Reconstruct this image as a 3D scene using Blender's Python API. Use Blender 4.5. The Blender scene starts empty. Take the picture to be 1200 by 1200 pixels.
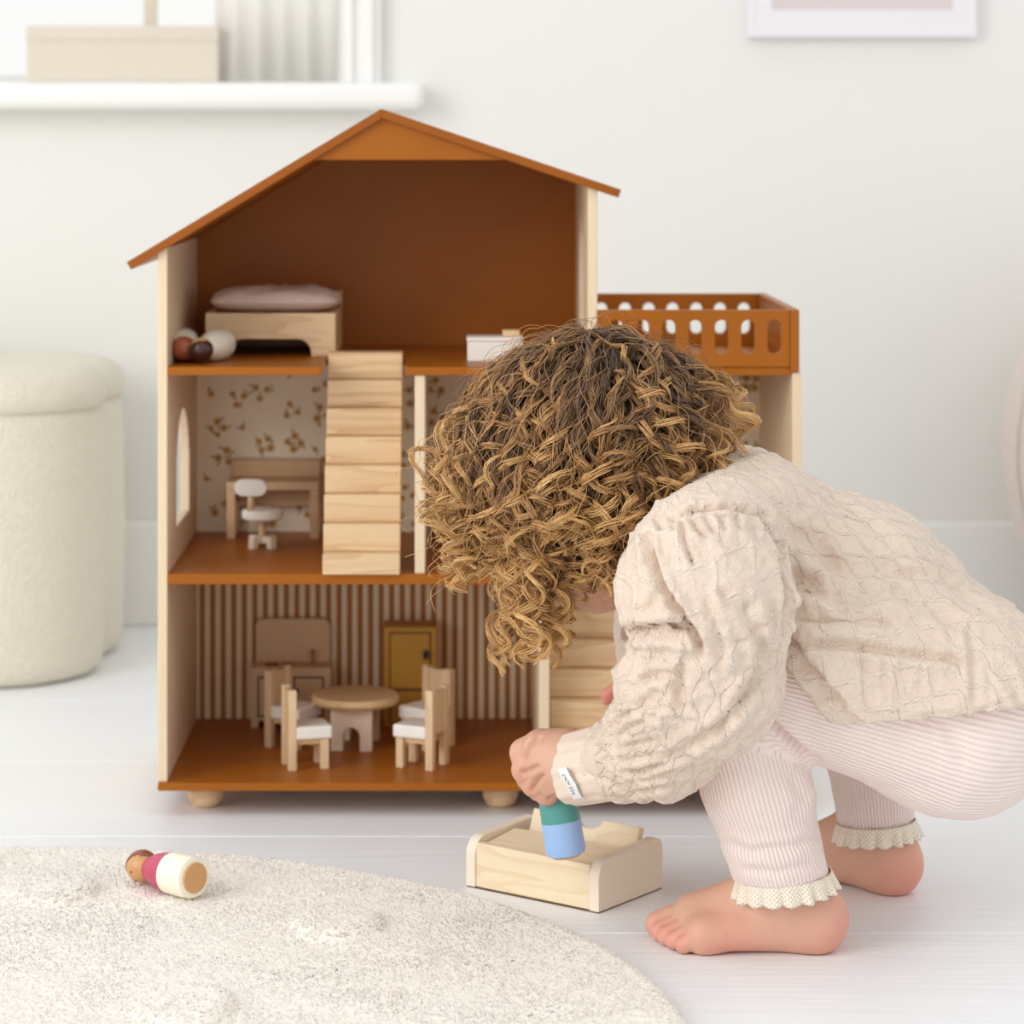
import bpy, bmesh, math, random
import numpy as np
from mathutils import Vector, Matrix
from mathutils.geometry import tessellate_polygon

random.seed(7)
rng = np.random.default_rng(7)
PI = math.pi
sc = bpy.context.scene
C = sc.collection

# ------------------------------------------------------------------ camera, world, light
F = 3200.0            # focal length in pixels of the 1200 px frame
CX, CY = 545.0, 170.0  # principal point (level camera with a shifted lens)
CAMY, CAMZ = -2.30, 0.565
cam_d = bpy.data.cameras.new('camera')
cam = bpy.data.objects.new('camera', cam_d)
C.objects.link(cam)
cam.location = (0, CAMY, CAMZ)
cam.rotation_euler = (PI / 2, 0, 0)
cam_d.sensor_width = 36.0
cam_d.lens = 36.0 * F / 1200.0
cam_d.shift_x = (600 - CX) / 1200.0
cam_d.shift_y = -(600 - CY) / 1200.0
cam_d.clip_start = 0.05
cam_d.dof.use_dof = True
cam_d.dof.focus_distance = 1.90
cam_d.dof.aperture_fstop = 8.5
sc.camera = cam

world = bpy.data.worlds.new('world')
sc.world = world
world.use_nodes = True
bg = world.node_tree.nodes['Background']
bg.inputs[0].default_value = (1.0, 0.995, 0.985, 1)
bg.inputs[1].default_value = 1.0


def area(name, loc, target, size, power, color):
    l = bpy.data.lights.new(name, 'AREA')
    l.shape = 'RECTANGLE'
    l.size, l.size_y = size
    l.energy = power
    l.color = color
    o = bpy.data.objects.new(name, l)
    C.objects.link(o)
    o.location = loc
    o.rotation_euler = (Vector(target) - Vector(loc)).to_track_quat('-Z', 'Y').to_euler()
    return o


area('daylight_side_window', (-2.3, -2.2, 1.5), (0.1, -0.1, 0.2), (1.8, 1.8), 46, (1.0, 0.985, 0.96))
sc.view_settings.view_transform = 'Standard'
sc.view_settings.look = 'None'
sc.view_settings.exposure = 0.0
sc.view_settings.gamma = 1.0
sc.view_settings.use_curve_mapping = False
sc.cycles.max_bounces = 14
sc.cycles.diffuse_bounces = 8


# ------------------------------------------------------------------ helpers
def W(px, py, D):
    """world point seen at pixel (px, py) at distance D from the camera plane"""
    return np.array([(px - CX) * D / F, CAMY + D, CAMZ - (py - CY) * D / F])


def lin(c):
    c = c / 255.0
    return c / 12.92 if c <= 0.04045 else ((c + 0.055) / 1.055) ** 2.4


def S(r, g, b):
    return (lin(r), lin(g), lin(b), 1.0)


class NT:
    def __init__(self, m):
        m.use_nodes = True
        self.t = m.node_tree
        self.b = self.t.nodes['Principled BSDF']
        self.out = self.t.nodes['Material Output']

    def n(self, typ, **kw):
        nd = self.t.nodes.new(typ)
        for k, v in kw.items():
            setattr(nd, k, v)
        return nd

    def set(self, sock, v):
        if hasattr(v, 'is_linked') or isinstance(v, bpy.types.NodeSocket):
            self.t.links.new(v, sock)
        else:
            sock.default_value = v

    def math(self, op, a, b=0.0, c=0.0):
        nd = self.n('ShaderNodeMath', operation=op)
        self.set(nd.inputs[0], a)
        self.set(nd.inputs[1], b)
        self.set(nd.inputs[2], c)
        return nd.outputs[0]

    def coord(self, scale=(1, 1, 1), rot=(0, 0, 0)):
        tc = self.n('ShaderNodeTexCoord')
        mp = self.n('ShaderNodeMapping')
        mp.inputs['Scale'].default_value = scale
        mp.inputs['Rotation'].default_value = rot
        self.t.links.new(tc.outputs['Object'], mp.inputs[0])
        return mp.outputs[0]

    def noise(self, vec, scale, detail=3.0, rough=0.55):
        nd = self.n('ShaderNodeTexNoise')
        self.t.links.new(vec, nd.inputs['Vector'])
        nd.inputs['Scale'].default_value = scale
        nd.inputs['Detail'].default_value = detail
        nd.inputs['Roughness'].default_value = rough
        return nd.outputs['Fac']

    def attr(self, name):
        return self.n('ShaderNodeAttribute', attribute_name=name).outputs['Fac']

    def mix(self, fac, a, b):
        nd = self.n('ShaderNodeMix', data_type='RGBA')
        self.set(nd.inputs[0], fac)
        self.set(nd.inputs[6], a)
        self.set(nd.inputs[7], b)
        return nd.outputs[2]

    def ramp(self, fac, stops):
        nd = self.n('ShaderNodeValToRGB')
        self.t.links.new(fac, nd.inputs[0])
        e = nd.color_ramp.elements
        while len(e) < len(stops):
            e.new(0.5)
        for i, (p, c) in enumerate(stops):
            e[i].position = p
            e[i].color = c
        return nd.outputs[0]

    def bump(self, h, dist, strength=1.0, normal=None):
        nd = self.n('ShaderNodeBump')
        self.t.links.new(h, nd.inputs['Height'])
        nd.inputs['Distance'].default_value = dist
        nd.inputs['Strength'].default_value = strength
        if normal is not None:
            self.t.links.new(normal, nd.inputs['Normal'])
        return nd.outputs[0]

    def col(self, v):
        self.set(self.b.inputs['Base Color'], v)

    def nrm(self, v):
        self.t.links.new(v, self.b.inputs['Normal'])


def mat(name, rgb, rough=0.5, var=0.06, nscale=30.0, bump=0.0, bscale=200.0, spec=0.5, sub=None, sheen=0.0):
    m = bpy.data.materials.new(name)
    t = NT(m)
    base = S(*rgb)
    vec = t.coord()
    if var > 0:
        lo = tuple(max(0, c * (1 - var)) for c in base[:3]) + (1,)
        hi = tuple(min(1, c * (1 + var)) for c in base[:3]) + (1,)
        t.col(t.mix(t.noise(vec, nscale), lo, hi))
    else:
        t.col(base)
    t.b.inputs['Roughness'].default_value = rough
    t.b.inputs['Specular IOR Level'].default_value = spec
    if bump > 0:
        t.nrm(t.bump(t.noise(vec, bscale, 4), bump))
    if sub:
        t.b.inputs['Subsurface Weight'].default_value = sub[0]
        t.b.inputs['Subsurface Radius'].default_value = (1.0, 0.35, 0.2)
        t.b.inputs['Subsurface Scale'].default_value = sub[1]
    if sheen:
        t.b.inputs['Sheen Weight'].default_value = sheen
    return m


def wood(name, light, dark, axis=0, rough=0.5, freq=90.0, rings=True):
    """pale timber; grain runs along the given local axis"""
    m = bpy.data.materials.new(name)
    t = NT(m)
    s = [1.0, 1.0, 1.0]
    s[axis] = 0.09
    vec = t.coord(tuple(s))
    wob = t.noise(vec, freq * 0.55, 2.0, 0.5)
    fine = t.noise(vec, freq * 7, 3.0, 0.6)
    ring = t.math('FRACT', t.math('MULTIPLY', wob, 7.0))
    ring = t.math('POWER', ring, 2.2)
    f = t.math('ADD', t.math('MULTIPLY', ring, 0.55 if rings else 0.15), t.math('MULTIPLY', fine, 0.45))
    t.col(t.mix(f, S(*light), S(*dark)))
    t.b.inputs['Roughness'].default_value = rough
    t.nrm(t.bump(fine, 0.0003))
    return m


def mesh_np(name, V, Fq, smooth=True):
    """mesh from numpy: V (n,3), Fq list of (m,3)/(m,4) arrays"""
    me = bpy.data.meshes.new(name)
    if isinstance(Fq, np.ndarray):
        Fq = [Fq]
    V = np.asarray(V, dtype=np.float32)
    me.vertices.add(len(V))
    me.vertices.foreach_set('co', V.ravel())
    tot = sum(f.size for f in Fq)
    npoly = sum(len(f) for f in Fq)
    me.loops.add(tot)
    me.loops.foreach_set('vertex_index', np.concatenate([f.ravel() for f in Fq]).astype(np.int32))
    starts = []
    o = 0
    for f in Fq:
        starts.append(o + np.arange(len(f)) * f.shape[1])
        o += f.size
    me.polygons.add(npoly)
    me.polygons.foreach_set('loop_start', np.concatenate(starts).astype(np.int32))
    me.polygons.foreach_set('use_smooth', np.full(npoly, smooth))
    me.update(calc_edges=True)
    me.validate()
    return me


def set_attr(me, name, arr):
    a = me.attributes.new(name, 'FLOAT', 'POINT')
    a.data.foreach_set('value', np.asarray(arr, dtype=np.float32))


def tag(o, label=None, cat=None, group=None, kind=None):
    if label: o['label'] = label
    if cat: o['category'] = cat
    if group: o['group'] = group
    if kind: o['kind'] = kind
    return o


def empty(name, loc, rz=0.0):
    o = bpy.data.objects.new(name, None)
    o.empty_display_size = 0.02
    C.objects.link(o)
    o.location = loc
    o.rotation_euler = (0, 0, rz)
    return o


def link(name, me, m, parent=None, off=None, bevel=0.0, seg=2, loc=None):
    """one mesh object; off is subtracted from the vertices (parts built in world space)"""
    if off is not None:
        me.transform(Matrix.Translation(-Vector(off)))
    o = bpy.data.objects.new(name, me)
    C.objects.link(o)
    if m is not None and not me.materials:
        for mm in (m if isinstance(m, (list, tuple)) else [m]):
            me.materials.append(mm)
    if parent is not None:
        o.parent = parent
    if loc is not None:
        o.location = loc
    if bevel > 0:
        b = o.modifiers.new('bevel', 'BEVEL')
        b.width = bevel
        b.segments = seg
        b.limit_method = 'ANGLE'
        b.angle_limit = math.radians(40)
    return o


class MB:
    """collects simple solids into one mesh"""
    def __init__(self):
        self.v, self.f = [], []
        self.mi = []
        self.cur = 0

    def add(self, vs, fs):
        o = len(self.v)
        self.v += [tuple(p) for p in vs]
        self.f += [tuple(i + o for i in f) for f in fs]
        self.mi += [self.cur] * len(fs)
        return self

    def box(self, x0, x1, y0, y1, z0, z1):
        vs = [(x0, y0, z0), (x1, y0, z0), (x1, y1, z0), (x0, y1, z0), (x0, y0, z1), (x1, y0, z1), (x1, y1, z1), (x0, y1, z1)]
        fs = [(0, 3, 2, 1), (4, 5, 6, 7), (0, 1, 5, 4), (1, 2, 6, 5), (2, 3, 7, 6), (3, 0, 4, 7)]
        return self.add(vs, fs)

    def prism(self, outer, holes, t0, t1, axis):
        def mp(u, v, t):
            return (t, u, v) if axis == 'x' else ((u, t, v) if axis == 'y' else (u, v, t))
        loops = [outer] + list(holes)
        if axis == 'y':
            flip = True
        else:
            flip = False
        flat = [p for l in loops for p in l]
        tris = tessellate_polygon([[Vector((u, v, 0)) for u, v in l] for l in loops])
        n = len(flat)
        vs = [mp(u, v, t0) for u, v in flat] + [mp(u, v, t1) for u, v in flat]
        fs = []
        for a, b, c in tris:
            p, q, r = flat[a], flat[b], flat[c]
            if abs((q[0] - p[0]) * (r[1] - p[1]) - (q[1] - p[1]) * (r[0] - p[0])) < 1e-12:
                continue
            fs.append((a, b, c))
            fs.append((c + n, b + n, a + n))
        o = 0
        for l in loops:
            k = len(l)
            for i in range(k):
                j = (i + 1) % k
                fs.append((o + i, o + j, o + j + n, o + i + n))
            o += k
        return self.add(vs, fs)

    def lathe(self, prof, seg=32, mi=None):
        """profile of (r, z); closed at the ends when r == 0"""
        vs, fs, ring = [], [], []
        for r, z in prof:
            if r <= 1e-9:
                ring.append([len(vs)])
                vs.append((0, 0, z))
            else:
                ring.append(list(range(len(vs), len(vs) + seg)))
                vs += [(r * math.cos(2 * PI * i / seg), r * math.sin(2 * PI * i / seg), z) for i in range(seg)]
        for a, b in zip(ring[:-1], ring[1:]):
            for i in range(seg):
                j = (i + 1) % seg
                if len(a) == 1 and len(b) == 1:
                    continue
                if len(a) == 1:
                    fs.append((a[0], b[j], b[i]))
                elif len(b) == 1:
                    fs.append((a[i], a[j], b[0]))
                else:
                    fs.append((a[i], a[j], b[j], b[i]))
        return self.add(vs, fs)

    def mesh(self, name, smooth=False):
        me = bpy.data.meshes.new(name)
        me.from_pydata(self.v, [], self.f)
        bm = bmesh.new()
        bm.from_mesh(me)
        bmesh.ops.remove_doubles(bm, verts=bm.verts, dist=1e-7)
        bmesh.ops.recalc_face_normals(bm, faces=bm.faces)
        bm.to_mesh(me)
        bm.free()
        if len(self.mi) == len(me.polygons) and any(self.mi):
            me.polygons.foreach_set('material_index', self.mi)
        if smooth:
            me.polygons.foreach_set('use_smooth', [True] * len(me.polygons))
        return me


def xf(me, M):
    me.transform(M)
    return me


def auto_smooth(me, deg=40):
    me.polygons.foreach_set('use_smooth', [True] * len(me.polygons))
    me.set_sharp_from_angle(angle=math.radians(deg))
    return me


# --- value noise
_PERM = rng.random((64, 64, 64)).astype(np.float32)


def vnoise(P, scale, off=0.0):
    q = np.asarray(P, dtype=np.float64) * scale + off
    i = np.floor(q).astype(np.int64)
    f = (q - i)
    f = f * f * (3 - 2 * f)
    r = np.zeros(len(q))
    for dx in (0, 1):
        for dy in (0, 1):
            for dz in (0, 1):
                w = (f[:, 0] if dx else 1 - f[:, 0]) * (f[:, 1] if dy else 1 - f[:, 1]) * (f[:, 2] if dz else 1 - f[:, 2])
                r += w * _PERM[(i[:, 0] + dx) & 63, (i[:, 1] + dy) & 63, (i[:, 2] + dz) & 63]
    return r * 2 - 1


# --- signed distance field and surface nets
class Field:
    def __init__(self, lo, hi, h):
        self.lo = np.array(lo, float)
        self.h = h
        self.n = (np.ceil((np.array(hi) - self.lo) / h).astype(int) + 1)
        self.d = np.full(self.n, 1.0, np.float32)

    def _sub(self, lo, hi, m):
        a = np.clip(np.floor((np.array(lo) - m - self.lo) / self.h).astype(int), 0, self.n)
        b = np.clip(np.ceil((np.array(hi) + m - self.lo) / self.h).astype(int) + 1, 0, self.n)
        sl = tuple(slice(i, j) for i, j in zip(a, b))
        ax = [(self.lo[k] + np.arange(a[k], b[k]) * self.h).astype(np.float32) for k in range(3)]
        return sl, ax[0][:, None, None], ax[1][None, :, None], ax[2][None, None, :]

    def _smin(self, sl, d, k):
        a = self.d[sl]
        if k <= 0:
            self.d[sl] = np.minimum(a, d)
        else:
            hh = np.maximum(k - np.abs(a - d), 0) / k
            self.d[sl] = np.minimum(a, d) - hh * hh * (k * 0.25)

    def cone(self, p, q, r1, r2, k=0.01, m=None):
        p, q = np.array(p, float), np.array(q, float)
        r = max(r1, r2)
        sl, X, Y, Z = self._sub(np.minimum(p, q) - r, np.maximum(p, q) + r, (k + 0.012) if m is None else m)
        ba = q - p
        L = max(float(ba @ ba), 1e-12)
        t = np.clip(((X - p[0]) * ba[0] + (Y - p[1]) * ba[1] + (Z - p[2]) * ba[2]) / L, 0, 1)
        d = np.sqrt((X - p[0] - t * ba[0]) ** 2 + (Y - p[1] - t * ba[1]) ** 2 + (Z - p[2] - t * ba[2]) ** 2) - (r1 + (r2 - r1) * t)
        self._smin(sl, d.astype(np.float32), k)

    def ell(self, c, rad, k=0.01, axes=None, sub=False):
        c = np.array(c, float)
        r = max(rad)
        sl, X, Y, Z = self._sub(c - r, c + r, k + 0.012)
        X, Y, Z = X - c[0], Y - c[1], Z - c[2]
        if axes is not None:
            A = np.array(axes, float)
            X, Y, Z = [A[i, 0] * X + A[i, 1] * Y + A[i, 2] * Z for i in range(3)]
        k0 = np.sqrt((X / rad[0]) ** 2 + (Y / rad[1]) ** 2 + (Z / rad[2]) ** 2)
        k1 = np.sqrt((X / rad[0] ** 2) ** 2 + (Y / rad[1] ** 2) ** 2 + (Z / rad[2] ** 2) ** 2) + 1e-9
        d = (k0 * (k0 - 1) / k1).astype(np.float32)
        if sub:
            a = self.d[sl]
            hh = np.maximum(k - np.abs(-a - d), 0) / k
            self.d[sl] = -(np.minimum(-a, d) - hh * hh * (k * 0.25))
        else:
            self._smin(sl, d, k)

    def chain(self, pts, rads, k=0.01):
        for i in range(len(pts) - 1):
            self.cone(pts[i], pts[i + 1], rads[i], rads[i + 1], k)

    def grid(self):
        ax = [(self.lo[k] + np.arange(self.n[k]) * self.h).astype(np.float32) for k in range(3)]
        return ax[0][:, None, None], ax[1][None, :, None], ax[2][None, None, :]

    def nets(self, smooth=1):
        d = self.d
        ins = d < 0
        nx, ny, nz = np.array(d.shape) - 1
        cnt = np.zeros((nx, ny, nz), np.int8)
        offs = [(i, j, k) for i in (0, 1) for j in (0, 1) for k in (0, 1)]
        for i, j, k in offs:
            cnt += ins[i:i + nx, j:j + ny, k:k + nz]
        act = np.argwhere((cnt > 0) & (cnt < 8))
        idx = np.full((nx, ny, nz), -1, np.int32)
        idx[act[:, 0], act[:, 1], act[:, 2]] = np.arange(len(act))
        cv = np.stack([d[act[:, 0] + o[0], act[:, 1] + o[1], act[:, 2] + o[2]] for o in offs], 1)
        pos = np.zeros((len(act), 3))
        num = np.zeros(len(act))
        for a in range(8):
            for b in range(a + 1, 8):
                oa, ob = np.array(offs[a]), np.array(offs[b])
                if np.abs(oa - ob).sum() != 1:
                    continue
                va, vb = cv[:, a], cv[:, b]
                m = (va < 0) != (vb < 0)
                t = va / (va - vb + 1e-20)
                pos[m] += (oa + t[:, None] * (ob - oa))[m]
                num[m] += 1
        V = (act + pos / num[:, None]) * self.h + self.lo
        faces = []
        for axis in range(3):
            o1, o2 = [(1, 2), (2, 0), (0, 1)][axis]
            s0 = [slice(1, -1)] * 3
            s1 = [slice(1, -1)] * 3
            s0[axis] = slice(0, -1)
            s1[axis] = slice(1, None)
            a, b = ins[tuple(s0)], ins[tuple(s1)]
            for flip, mk in ((False, a & ~b), (True, ~a & b)):
                e = np.argwhere(mk)
                if not len(e):
                    continue
                e = e + 1
                e[:, axis] -= 1
                q = []
                for du, dv in ((-1, -1), (0, -1), (0, 0), (-1, 0)):
                    c = e.copy()
                    c[:, o1] += du
                    c[:, o2] += dv
                    q.append(idx[c[:, 0], c[:, 1], c[:, 2]])
                q = np.stack(q, 1)
                if flip:
                    q = q[:, ::-1]
                faces.append(q[(q >= 0).all(1)])
        Fc = np.concatenate(faces)
        for _ in range(smooth):
            V = laplace(V, Fc, 0.5)
        return V, Fc


def laplace(V, Fc, lam):
    acc = np.zeros_like(V)
    n = np.zeros(len(V))
    for i in range(4):
        a, b = Fc[:, i], Fc[:, (i + 1) % 4]
        for k in range(3):
            acc[:, k] += np.bincount(a, V[b, k], len(V)) + np.bincount(b, V[a, k], len(V))
        n += np.bincount(a, minlength=len(V)) + np.bincount(b, minlength=len(V))
    return V + lam * (acc / np.maximum(n, 1)[:, None] - V)


def normals(V, Fc):
    a, b, c, d = [V[Fc[:, i]] for i in range(4)]
    fn = np.cross(c - a, d - b)
    N = np.zeros_like(V)
    for i in range(4):
        for k in range(3):
            N[:, k] += np.bincount(Fc[:, i], fn[:, k], len(V))
    return N / (np.linalg.norm(N, axis=1)[:, None] + 1e-12)


def unit(v):
    v = np.asarray(v, float)
    return v / (np.linalg.norm(v, axis=-1, keepdims=True) + 1e-12)


# ------------------------------------------------------------------ materials
M = {}
M['wall'] = mat('wall_paint', (231, 231, 228), 0.7, 0.01, 4)
M['trim'] = mat('trim_paint', (240, 240, 238), 0.45, 0.01, 4)
M['brown'] = mat('brown_stained_board', (163, 93, 18), 0.38, 0.14, 14, 0.00008, 900, 0.25)
M['brown_edge'] = mat('brown_stained_edge', (152, 84, 20), 0.42, 0.10, 30, 0, 200, 0.25)
M['ply'] = wood('pale_plywood', (236, 217, 186), (219, 192, 156), 2, 0.55, 60, rings=False)
M['pine_x'] = wood('pine_along_x', (233, 205, 165), (203, 163, 116), 0, 0.5, 70)
M['pine_y'] = wood('pine_along_y', (236, 204, 160), (204, 160, 110), 1, 0.5, 70)
M['pine_z'] = wood('pine_along_z', (234, 208, 170), (208, 172, 128), 2, 0.5, 70)
M['beech'] = wood('greyish_beech', (214, 180, 140), (188, 150, 110), 0, 0.55, 70, rings=False)
M['white_paint'] = mat('white_toy_paint', (244, 241, 234), 0.4, 0.02)
M['cream_paint'] = mat('cream_toy_paint', (240, 228, 208), 0.45, 0.02)
M['mustard'] = mat('mustard_paint', (206, 152, 48), 0.45, 0.03)
M['taupe'] = mat('taupe_toy_paint', (230, 200, 160), 0.5, 0.03)
M['lilac'] = mat('pale_lilac_paint', (222, 210, 214), 0.5, 0.02)
M['black'] = mat('black_knob', (28, 22, 20), 0.35, 0.0)
M['dark'] = mat('dark_groove', (92, 62, 30), 0.6, 0.0)
M['wallpaper'] = mat('cream_wallpaper', (247, 238, 214), 0.7, 0.02)
M['flower'] = mat('printed_petal', (206, 170, 110), 0.7, 0.1, 300)
M['flower2'] = mat('printed_centre', (176, 116, 58), 0.7, 0.0)
M['leafp'] = mat('printed_leaf', (160, 152, 108), 0.7, 0.0)
M['linen'] = mat('pillow_linen', (226, 204, 190), 0.85, 0.04, 60)


def striped():
    m = bpy.data.materials.new('striped_wallpaper')
    t = NT(m)
    tc = t.n('ShaderNodeTexCoord')
    sx = t.n('ShaderNodeSeparateXYZ')
    t.t.links.new(tc.outputs['Object'], sx.inputs[0])
    w = t.math('SINE', t.math('MULTIPLY', sx.outputs[0], 2 * PI / 0.00985))
    f = t.math('MULTIPLY_ADD', w, 4.0, 0.5)
    cl = t.n('ShaderNodeClamp')
    t.t.links.new(f, cl.inputs[0])
    t.col(t.mix(cl.outputs[0], S(174, 120, 54), S(252, 238, 210)))
    t.b.inputs['Roughness'].default_value = 0.7
    return m


M['stripes'] = striped()


def plank_mat():
    m = bpy.data.materials.new('white_painted_plank')
    t = NT(m)
    vec = t.coord((0.08, 1, 1))
    g = t.noise(vec, 60, 4, 0.6)
    p = t.noise(t.coord(), 5, 2)
    t.col(t.mix(p, S(235, 239, 243), S(242, 244, 247)))
    t.b.inputs['Roughness'].default_value = 0.42
    t.nrm(t.bump(g, 0.0012))
    return m


M['plank'] = plank_mat()


def boucle(name, rgb, scale=260):
    m = bpy.data.materials.new(name)
    t = NT(m)
    v = t.coord()
    n1 = t.noise(v, scale, 3, 0.6)
    base = S(*rgb)
    t.col(t.mix(n1, tuple(c * 0.86 for c in base[:3]) + (1,), tuple(min(1, c * 1.08) for c in base[:3]) + (1,)))
    t.b.inputs['Roughness'].default_value = 0.95
    t.b.inputs['Sheen Weight'].default_value = 0.3
    t.nrm(t.bump(n1, 0.006))
    return m


M['boucle'] = boucle('cream_boucle', (252, 243, 224))
M['pink_plush'] = boucle('pale_pink_plush', (240, 226, 218), 200)
M['rug'] = mat('ivory_wool', (249, 243, 234), 0.95, 0.03, 180, 0.0008, 400, 0.2, None, 0.3)
M['curtain'] = mat('white_curtain', (252, 251, 248), 0.85, 0.01)
t = NT(M['curtain'])
tl = t.n('ShaderNodeBsdfTranslucent')
tl.inputs[0].default_value = S(252, 251, 248)
mx = t.n('ShaderNodeMixShader')
mx.inputs[0].default_value = 0.6
t.t.links.new(t.b.outputs[0], mx.inputs[1])
t.t.links.new(tl.outputs[0], mx.inputs[2])
t.t.links.new(mx.outputs[0], t.out.inputs[0])
M['card'] = mat('cream_box_card', (218, 209, 194), 0.75, 0.02)
M['print'] = mat('mauve_print', (216, 206, 206), 0.6, 0.03, 6)
M['frame_white'] = mat('white_picture_frame', (232, 231, 236), 0.45, 0.0)


def skin_mat():
    m = bpy.data.materials.new('skin')
    t = NT(m)
    v = t.coord()
    n = t.noise(v, 28, 3)
    f = t.noise(v, 160, 3)
    red = t.attr('red')
    base = t.mix(n, S(210, 163, 138), S(222, 178, 153))
    t.col(t.mix(red, base, S(226, 140, 128)))
    t.b.inputs['Roughness'].default_value = 0.48
    t.b.inputs['Subsurface Weight'].default_value = 0.15
    t.b.inputs['Subsurface Radius'].default_value = (1.0, 0.35, 0.2)
    t.b.inputs['Subsurface Scale'].default_value = 0.004
    t.nrm(t.bump(f, 0.0004))
    return m


M['skin'] = skin_mat()


def rib_mat():
    m = bpy.data.materials.new('pink_ribbed_knit')
    t = NT(m)
    r = t.attr('rib')
    s = t.math('SINE', t.math('MULTIPLY', r, 2 * PI))
    h = t.math('POWER', t.math('MULTIPLY_ADD', s, 0.5, 0.5), 0.6)
    h = t.math('MULTIPLY_ADD', t.math('SUBTRACT', h, 0.6), t.attr('gm'), 0.6)
    t.col(t.mix(h, S(240, 219, 211), S(246, 231, 225)))
    t.b.inputs['Roughness'].default_value = 0.85
    t.b.inputs['Sheen Weight'].default_value = 0.15
    f = t.noise(t.coord(), 900, 2)
    t.nrm(t.bump(t.math('ADD', h, t.math('MULTIPLY', f, 0.3)), 0.0008))
    return m


def shirt_mat():
    m = bpy.data.materials.new('beige_cable_jacquard')
    t = NT(m)
    gs, gt = t.attr('gs'), t.attr('gt')
    w = t.math('DIVIDE', gt, 0.0098)
    n = t.math('ROUND', w)
    sg = t.math('MULTIPLY_ADD', t.math('ABSOLUTE', t.math('MODULO', n, 2.0)), -2.0, 1.0)
    sn = t.math('SINE', t.math('MULTIPLY', gs, 2 * PI / 0.030))
    sn = t.math('MULTIPLY', t.math('MULTIPLY', sn, sg), 0.30)
    dist = t.math('ABSOLUTE', t.math('SUBTRACT', t.math('SUBTRACT', w, n), sn))
    line = t.n('ShaderNodeMapRange')
    line.interpolation_type = 'SMOOTHSTEP'
    t.t.links.new(dist, line.inputs[0])
    line.inputs[1].default_value = 0.17
    line.inputs[2].default_value = 0.03
    ln = t.math('MULTIPLY', line.outputs[0], t.attr('gm'))
    v = t.coord()
    fine = t.noise(v, 700, 3, 0.6)
    mid = t.noise(v, 130, 3, 0.6)
    tw = t.math('SINE', t.math('MULTIPLY', t.math('ADD', gs, t.math('MULTIPLY', gt, 1.0)), 2 * PI / 0.0021))
    rope = t.math('MULTIPLY', ln, t.math('MULTIPLY_ADD', tw, 0.15, 0.75))
    h = t.math('ADD', t.math('MULTIPLY', rope, 0.75), t.math('ADD', t.math('MULTIPLY', fine, 0.45), t.math('MULTIPLY', mid, 1.8)))
    t.col(t.mix(t.math('MULTIPLY_ADD', ln, 0.28, t.math('MULTIPLY', fine, 0.6)), S(221, 201, 183), S(242, 228, 213)))
    t.b.inputs['Roughness'].default_value = 0.9
    t.b.inputs['Sheen Weight'].default_value = 0.15
    t.nrm(t.bump(h, 0.0016))
    return m


def hair_mat():
    m = bpy.data.materials.new('golden_brown_hair')
    t = NT(m)
    tint = t.attr('tint')
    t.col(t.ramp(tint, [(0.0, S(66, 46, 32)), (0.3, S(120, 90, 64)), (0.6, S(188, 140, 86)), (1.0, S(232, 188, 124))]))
    t.b.inputs['Roughness'].default_value = 0.38
    t.b.inputs['Specular IOR Level'].default_value = 0.6
    return m


def lace_mat():
    m = bpy.data.materials.new('cream_crochet_lace')
    t = NT(m)
    u, v = t.attr('lu'), t.attr('lv')
    a = t.math('SINE', t.math('MULTIPLY', u, 2 * PI * 70))
    b = t.math('SINE', t.math('MULTIPLY', v, 2 * PI * 4.5))
    h = t.math('MULTIPLY', a, b)
    f = t.math('LESS_THAN', h, -0.35)
    t.col(t.mix(f, S(250, 242, 226), S(226, 208, 184)))
    t.b.inputs['Roughness'].default_value = 0.9
    t.nrm(t.bump(h, 0.0004))
    return m


M['rib'] = rib_mat()
M['shirt'] = shirt_mat()
M['hair'] = hair_mat()
M['lace'] = lace_mat()
M['tagw'] = mat('white_woven_tag', (236, 238, 240), 0.7, 0.0)
M['ink'] = mat('dark_thread', (60, 66, 96), 0.8, 0.0)

# ------------------------------------------------------------------ the room
WALL_Y = CAMY + 3.22
WIN = (-1.05, -0.157, 0.638, 1.45)     # x0 x1 z0 z1 of the opening
wm = MB()
wm.prism([(-2.2, -0.05), (2.2, -0.05), (2.2, 2.4), (-2.2, 2.4)],
         [[(WIN[0], WIN[2]), (WIN[1], WIN[2]), (WIN[1], WIN[3]), (WIN[0], WIN[3])]], WALL_Y, WALL_Y + 0.16, 'y')
tag(link('wall_back', wm.mesh('wall'), M['wall']), kind='structure')
tag(link('baseboard_back', MB().box(-2.2, 2.2, WALL_Y - 0.014, WALL_Y, 0.0, 0.122).mesh('baseboard'), M['trim'], bevel=0.004), kind='structure')

floor = empty('floor', (0, 0, 0))
tag(floor, kind='structure')
link('subfloor', MB().box(-2.2, 2.2, -2.2, WALL_Y, -0.05, -0.012).mesh('subfloor'), M['dark'], floor)
joint = -0.068
k = -8
pw = 0.273
while True:
    y0 = joint + k * pw
    if y0 > WALL_Y:
        break
    y1 = min(y0 + pw - 0.0012, WALL_Y)
    # boards are laid in two lengths
    cut = [-2.2, random.uniform(-1.9, -1.3), 2.2]
    for a, b in zip(cut[:-1], cut[1:]):
        me = MB().box(a + 0.0006, b - 0.0006, y0, y1, -0.02, 0.0).mesh('plank')
        link('plank', me, M['plank'], floor, bevel=0.0012, seg=2)
    k += 1

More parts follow.
